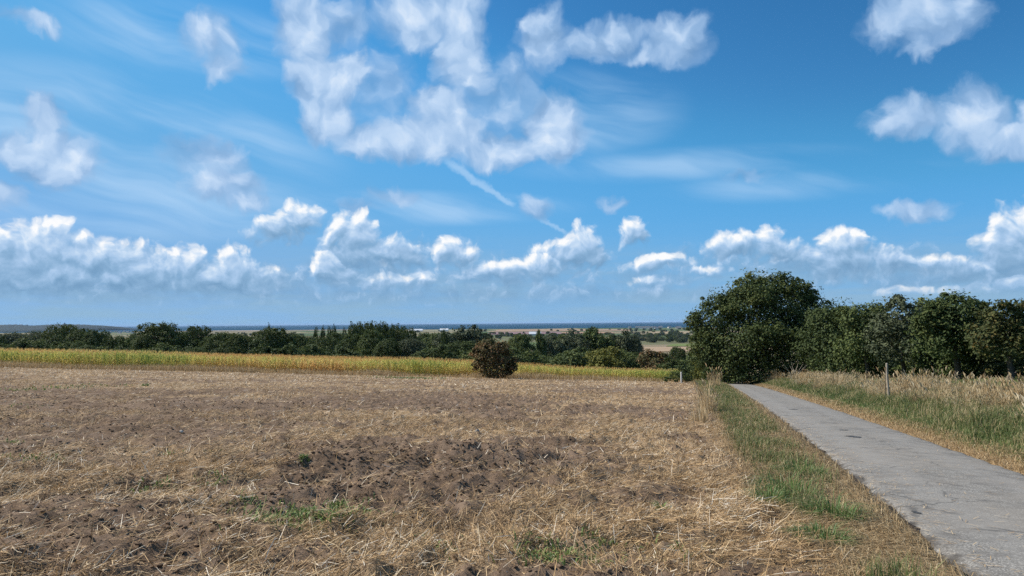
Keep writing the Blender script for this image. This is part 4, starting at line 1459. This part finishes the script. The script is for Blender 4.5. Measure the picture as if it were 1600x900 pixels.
    for px, py, r, hh, n, lb in [(1106, 648, .28, 1.5, 260, 'tall bleached dry grass clump between stubble field and verge'),
                                 (1117, 606, .45, 2.1, 200, 'tallest bleached grass spike beside the far end of the lane'),
                                 (1092, 660, .3, .9, 140, 'shorter dry grass clump left of the tall bleached clump')]:
        clump('dry_grass_clump', lb, px, py, r, hh, n, DRY, .62, (.03, .35), .016, .5, squash=2.0)
    # weeds in the stubble
    WEED = tint_mat('weed_leaf', [(0, (.07, .11, .03)), (.5, (.15, .22, .06)), (1, (.25, .31, .10))], .25, .6, .3)
    for px, py, r, hh, lb in [(475, 749, .07, .10, 'small bright green weed alone on the bare soil left of the mound'),
                              (335, 724, .10, .12, 'small green weed in the straw above the left dark furrow'),
                              (1035, 806, .07, .16, 'thin upright green weed in straw right of the grey stone'),
                              (382, 720, .08, .12, 'small weed left of the bare soil, beside another weed'),
                              (226, 604, .22, .25, 'green weed far off near the maize at the left')]:
        clump('low_weed', lb, px, py, r, hh, 90, WEED, .5, (.3, 1.1), .012 + .0012 * hit(px, py)[1], cat='weed')
    VV, TT, AA, o = [], [], [], 0
    for px, py, r, n in [(70, 730, .35, 90), (520, 815, .40, 260), (455, 825, .38, 260), (430, 812, .3, 160), (500, 838, .25, 120), (540, 800, .3, 120), (380, 800, .2, 50),
                         (880, 882, .35, 200), (840, 880, .25, 120), (940, 858, .2, 60), (240, 770, .2, 50), (110, 606, 1.4, 130), (40, 612, 1.6, 160), (20, 690, .3, 40),
                         (270, 718, .25, 50), (640, 591, 4, 260), (20, 640, .8, 60), (1060, 880, .3, 70), (700, 868, .25, 40), (330, 765, .2, 40), (180, 604, 1.2, 70)]:
        P = hit(px, py)
        x = P[0] + rng.normal(0, r * .6, n); y = P[1] + rng.normal(0, r * .6, n)
        V, T, _ = blades(x, y, ground_z(x, y) - .005, rng.uniform(.03, .10, n) * (1 + .02 * P[1]), np.full(n, .010 + .0011 * P[1]), rng.uniform(.3, 1.3, n), rng)
        VV.append(V); TT.append(T + o); AA.append(np.repeat(rng.random(n), 5)); o += len(V)
    obj('weed_growth', mesh_np('weed_growth', np.concatenate(VV), np.concatenate(TT), WEED, {'tint': np.concatenate(AA)}), kind='stuff',
        label='patches of low green weeds coming up through the stubble', category='weeds')


build_grass()


# ------------------------------------------------------------------ posts and far things
WOOD, _t, _p = material('weathered_wood', .9, .15)
_tc = _t.n('ShaderNodeTexCoord')
_t.put(_p.inputs['Base Color'], _t.ramp(_t.noise(_t.v('MULTIPLY', _tc.outputs['Object'], (30, 30, 3)), 1, 5, .65), [(.3, (.17, .14, .105)), (.55, (.33, .285, .225)), (.8, (.46, .41, .34))]))


def posts():
    x, y, z = world_at(1385, 31)
    V, T = tube([(0, 0, -.3), (.005, 0, .4), (-.008, .01, .95), (.004, 0, 1.50), (.004, 0, 1.53)], [.052, .050, .048, .046, .034], 9)
    o = obj('fence_post', mesh_np('fence_post', V, T, WOOD, smooth=False), label='weathered wooden fence post standing in the grass right of the lane', category='post')
    o.location = (x, y, z)
    o.rotation_euler = (0, R(-1.5), 0)
    V, T = tube([(0, 0, -.2), (.02, 0, .7), (.05, .02, 1.2), (.07, .02, 1.36)], [.014, .013, .011, .006], 6)
    o = obj('thin_stake', mesh_np('thin_stake', V, T, BARK), label='thin leaning dead stake beside the wooden fence post', category='stake')
    o.location = (x - .16, y - .05, z)
    x, y, z = world_at(1063, 80)
    pm, pt, pp = material('white_post', .8, .2)
    pt.put(pp.inputs['Base Color'], pt.ramp(pt.noise(None, 9, 4, .6), [(.3, (.42, .41, .38)), (.7, (.66, .65, .61))]))
    V, T = tube([(0, 0, -.2), (0, 0, .5), (0, 0, 1.12), (0, 0, 1.18)], [.09, .09, .085, .06], 8)
    o = obj('marker_post', mesh_np('marker_post', V, T, pm), label='short whitish marker post at the right end of the maize', category='post')
    o.location = (x, y, z)
    # dead twigs at the hedge foot
    parts = []
    rng = np.random.default_rng(3)
    for i in range(9):
        a = rng.uniform(-1.1, 1.1)
        parts.append(tube([(rng.uniform(-.4, .4), 0, 0), (a * .5, rng.uniform(-.3, .3), .9), (a * 1.2, rng.uniform(-.4, .4), rng.uniform(1.3, 2.0))], [.03, .025, .01], 5))
    V, T = join(parts)
    x, y, z = world_at(1240, 70)
    o = obj('dead_branch', mesh_np('dead_branch', V, T, WOOD), label='bare dead twigs sticking up before the tall tree', category='branch')
    o.location = (x, y, z)


posts()


def land_sheet(label_px, mat_col, rough=.95):
    """a farm field as a sheet following the land"""
    m, t, p = material('farm_field', rough, .1)
    g = t.n('ShaderNodeNewGeometry')
    a, b = mat_col
    t.put(p.inputs['Base Color'], t.ramp(t.noise(t.v('MULTIPLY', g.outputs['Position'], (.02, .02, 0)), 1, 4, .6), [(.3, a), (.7, b)]))
    c = [hit(*q) for q in label_px]
    n = 14
    u = np.linspace(0, 1, n)
    U, Vv = np.meshgrid(u, u)
    P = [np.array(q[:2]) for q in c]
    XY = ((1 - U) * (1 - Vv))[..., None] * P[0] + (U * (1 - Vv))[..., None] * P[1] + (U * Vv)[..., None] * P[2] + ((1 - U) * Vv)[..., None] * P[3]
    x, y = XY[..., 0].ravel(), XY[..., 1].ravel()
    z = h_base(x, y) + .25 + .00025 * y
    i = np.arange(n * n).reshape(n, n)
    Q = np.stack([i[:-1, :-1], i[:-1, 1:], i[1:, 1:], i[1:, :-1]], -1).reshape(-1, 4)
    obj('farm_field', mesh_np('farm_field', np.stack([x, y, z], 1), Q, m), kind='structure')


land_sheet([(975, 551), (1100, 549), (1100, 542), (985, 543)], ((.26, .185, .12), (.34, .25, .165)))
land_sheet([(1040, 541.5), (1100, 541.5), (1100, 537), (1050, 538)], ((.10, .135, .04), (.15, .18, .06)))
land_sheet([(795, 546), (872, 546), (860, 535), (795, 536)], ((.075, .115, .04), (.11, .15, .055)))
land_sheet([(760, 523), (880, 522), (875, 518.6), (765, 519)], ((.17, .11, .115), (.22, .145, .14)))
land_sheet([(770, 518.2), (985, 517), (985, 514.5), (780, 515)], ((.24, .165, .11), (.30, .21, .14)))
land_sheet([(880, 522), (960, 521), (955, 518.5), (878, 519)], ((.24, .15, .10), (.30, .20, .13)))
land_sheet([(755, 529), (800, 528), (800, 524), (760, 524.5)], ((.11, .13, .06), (.15, .165, .075)))
land_sheet([(205, 519), (420, 517.5), (420, 515.8), (210, 517.3)], ((.24, .20, .15), (.30, .25, .19)))
land_sheet([(440, 517), (560, 516.5), (560, 514.5), (440, 515.4)], ((.20, .17, .12), (.26, .22, .16)))
land_sheet([(640, 519), (760, 518), (760, 515), (640, 516)], ((.16, .15, .09), (.22, .20, .12)))


def headland():
    """the rocky town headland far left"""
    m, t, p = material('headland', .95, .1)
    g = t.n('ShaderNodeNewGeometry')
    t.put(p.inputs['Base Color'], t.ramp(t.noise(t.v('MULTIPLY', g.outputs['Position'], (.006, .006, .02)), 1, 5, .65), [(.3, (.018, .028, .024)), (.6, (.035, .045, .04)), (.8, (.11, .10, .085))]))
    D = 8200
    prof = [(-260, 514), (-120, 510), (-20, 508.8), (0, 508.5), (20, 507.6), (40, 508.2), (48, 511.5), (55, 512.6), (62, 511), (70, 508.2), (85, 507.6), (120, 507.4), (140, 508.3), (155, 510), (162, 512), (168, 515.5)]
    nx = 90
    pxs = np.linspace(-260, 168, nx)
    tops = np.interp(pxs, [a for a, b in prof], [b for a, b in prof]) + 1.3 * (vnoise(pxs / 7, pxs * 0, 3) - .5)
    dep = np.linspace(-1, 1, 9)
    V = []
    for px, tp in zip(pxs, tops):
        dr = ray(px, 508)
        zt = top_z(px, tp, D)
        for u in dep:
            y = D + (u * 900 if u > 0 else u * 2700)
            x = dr[0] / dr[1] * D
            zz = (SEA - 3) + (zt - SEA + 3) * (1 - abs(u) ** (2.2 if u > 0 else .9))
            V.append((x, y, zz))
    i = np.arange(nx * 9).reshape(nx, 9)
    Q = np.stack([i[:-1, :-1], i[1:, :-1], i[1:, 1:], i[:-1, 1:]], -1).reshape(-1, 4)
    obj('headland_hill', mesh_np('headland_hill', np.array(V), Q, m, smooth=True), kind='structure')


headland()


def mats_simple(name, col, rough=.85):
    m, t, p = material(name, rough, .2)
    g = t.n('ShaderNodeNewGeometry')
    c0 = tuple(v * .85 for v in col); c1 = tuple(min(1, v * 1.1) for v in col)
    t.put(p.inputs['Base Color'], t.ramp(t.noise(g.outputs['Position'], .6, 4, .6), [(.3, c0), (.7, c1)]))
    return m


WALLW = mats_simple('white_render', (.62, .60, .56))
SLATE = mats_simple('slate_roof', (.11, .115, .13))
GLASSD = mats_simple('window_dark', (.05, .055, .06), .3)
METAL = mats_simple('pale_sheet_roof', (.60, .62, .64), .5)


def box(x0, x1, y0, y1, z0, z1):
    V = np.array([(x, y, z) for z in (z0, z1) for (x, y) in ((x0, y0), (x1, y0), (x1, y1), (x0, y1))], float)
    T = [(0, 1, 5), (0, 5, 4), (1, 2, 6), (1, 6, 5), (2, 3, 7), (2, 7, 6), (3, 0, 4), (3, 4, 7), (4, 5, 6), (4, 6, 7), (0, 2, 1), (0, 3, 2)]
    return V, np.array(T)


def gable(x0, x1, y0, y1, z0, z1, o=.4):
    ym = (y0 + y1) / 2
    V = np.array([(x0 - o, y0 - o, z0), (x1 + o, y0 - o, z0), (x1 + o, y1 + o, z0), (x0 - o, y1 + o, z0), (x0 - o, ym, z1), (x1 + o, ym, z1)], float)
    T = [(0, 1, 5), (0, 5, 4), (2, 3, 4), (2, 4, 5), (1, 2, 5), (3, 0, 4), (0, 3, 2), (0, 2, 1)]
    return V, np.array(T)


HOUSE_ME = {}


def house(px, py, w, dp, h, label, name='distant_house', group=None, d=None, roof=SLATE, cat='house', rot=0.0, zoff=0.0):
    P = hit(px, py) if d is None else np.array(world_at(px, d))
    key = (w, dp, h, roof.name)
    if key not in HOUSE_ME:
        V, T = box(-w / 2, w / 2, -dp / 2, dp / 2, -2, h)
        wm = mesh_np('wall', V, T, WALLW)
        V, T = gable(-w / 2, w / 2, -dp / 2, dp / 2, h, h + dp * .42)
        rm = mesh_np('roof', V, T, roof)
        k = max(2, int(w / 4))
        V, T = box(-.6, .6, -dp / 2 - .08, -dp / 2 + .1, h * .35, h * .75)
        HOUSE_ME[key] = (wm, rm, mesh_np('window', V, T, GLASSD), k)
    wm, rm, win, k = HOUSE_ME[key]
    e = obj(name, None, label=label, category=cat)
    if group:
        e['group'] = group
    e.location = (P[0], P[1], P[2] + zoff)
    e.rotation_euler = (0, 0, rot)
    obj('wall', wm, e)
    obj('roof', rm, e)
    for i in range(k):
        q = obj('window', win, e)
        q.location = (-w / 2 + w * (i + .5) / k, 0, 0)


def far_buildings():
    house(650, 518, 75, 20, 6, 'long white farm building beyond the poplars left of the pair of trees', 'farm_building', roof=METAL, cat='building')
    house(694, 518, 45, 22, 8, 'white farm building right of the two small distant trees', 'farm_building', roof=METAL, cat='building')
    house(836, 524, 40, 18, 5, 'pale low farm shed on the plain above the green meadow', 'farm_building', roof=METAL, cat='building')
    rng = random.Random(8)
    for i, (px, py) in enumerate([(984, 513.5), (996, 513.2), (1003, 513.6), (1007, 515), (1011, 513), (1016, 514), (1022, 513.6), (1027, 515.2), (1032, 512.8), (1046, 513), (1060, 513.5)]):
        house(px, py, rng.choice([20, 28, 34]), 14, 9, ORD[i] + ' white house from the left in the seaside village near the tall tree', 'distant_house', 'houses of the seaside village', rot=rng.uniform(-.4, .4))
    for i, (px, py) in enumerate([(172, 520), (181, 519.5), (187, 521), (194, 519), (200, 520), (207, 521)]):
        house(px, py, rng.choice([14, 20]), 11, 6, ORD[i] + ' pale house from the left at the foot of the far headland', 'distant_house', 'houses below the headland', rot=rng.uniform(-.4, .4))
    house(507.5, 546, 7, 5, 4, 'white gabled cottage half hidden in dark trees left of the poplars', d=205, cat='house', rot=R(75), zoff=3.0)
    house(529, 543, 6, 5, 4, 'small white gable hidden below the pale tree left of poplars', d=215, cat='house', rot=R(75), zoff=4.0)
    # town on the headland
    D = 8200
    for i, px in enumerate([2, 8, 15, 24, 33, 42, 74, 80, 88, 94, 107, 114, 122, 131, 138, 146]):
        tp = np.interp(px, [0, 20, 40, 70, 85, 120, 140, 155], [508.5, 507.6, 508.2, 508.2, 507.6, 507.4, 508.3, 510])
        x, y, _ = world_at(px, D)
        e_z = top_z(px, tp + .3, D) - 2
        house(px, 0, rng.choice([20, 26, 34]), 14, 9, ORD[i] + ' pale house from the left on top of the far headland', 'distant_house', 'houses on the headland', d=D, zoff=e_z - float(h_base(x, y)) - 4)
    # church on the headland
    x, y, _ = world_at(101, D)
    zt = top_z(101, 507.4, D) - 6
    e = obj('church', None, label='church with a square tower on top of the far headland', category='church')
    e.location = (x, y, zt)
    V, T = box(-20, 20, -8, 8, -6, 10); obj('wall', mesh_np('wall', V, T, mats_simple('granite', (.20, .19, .18))), e)
    V, T = gable(-20, 20, -8, 8, 10, 17); obj('roof', mesh_np('roof', V, T, SLATE), e)
    V, T = box(-5, 5, -5.2, 5.2, -5, 24); V2, T2 = tube([(0, 0, 24), (0, 0, 32)], [5, .2], 4)
    V, T = join([(V, T), (V2, T2)]); obj('tower', mesh_np('tower', V, T, mats_simple('granite_tower', (.18, .17, .165))), e)
    # sailing boat
    d = 9000
    dr = ray(743, 506)
    e = obj('sailing_boat', None, label='tiny white sailing boat on the sea above the brown bush', category='boat')
    e.location = (dr[0] / dr[1] * d, d, SEA)
    V = np.array([(-6, 0, 1.4), (-4, -1.8, 1.4), (4, -1.6, 1.5), (7, 0, 1.8), (4, 1.6, 1.5), (-4, 1.8, 1.4), (-5, 0, -.3), (5.5, 0, -.3)], float)
    T = np.array([(0, 1, 6), (1, 2, 7), (1, 7, 6), (2, 3, 7), (3, 4, 7), (4, 5, 6), (4, 6, 7), (5, 0, 6), (0, 5, 1), (1, 5, 4), (1, 4, 2), (2, 4, 3)])
    obj('hull', mesh_np('hull', V, T, WALLW), e)
    V, T = tube([(0, 0, 1.4), (0, 0, 20)], [.12, .08], 6); obj('mast', mesh_np('mast', V, T, METAL), e)
    V = np.array([(-.2, .05, 2.5), (-6, .6, 2.8), (-.2, .05, 19.5), (-.2, -.05, 2.5), (-6, .5, 2.8), (-.2, -.05, 19.5)], float)
    obj('sail', mesh_np('sail', V, np.array([(0, 1, 2), (3, 5, 4), (1, 4, 5), (1, 5, 2), (0, 3, 4), (0, 4, 1)]), WALLW), e)


far_buildings()


# ------------------------------------------------------------------ haze
def haze():
    m = bpy.data.materials.new('haze_air')
    m.use_nodes = True
    nt = m.node_tree
    nt.nodes.clear()
    o = nt.nodes.new('ShaderNodeOutputMaterial')
    v = nt.nodes.new('ShaderNodeVolumePrincipled')
    v.inputs['Color'].default_value = (.45, .66, .95, 1)
    v.inputs['Density'].default_value = 1.8e-5
    nt.links.new(v.outputs[0], o.inputs['Volume'])
    V, T = box(-80000, 80000, -400, 95000, -62, 46)
    obj('haze', mesh_np('haze', V, T, m), kind='stuff')


haze()
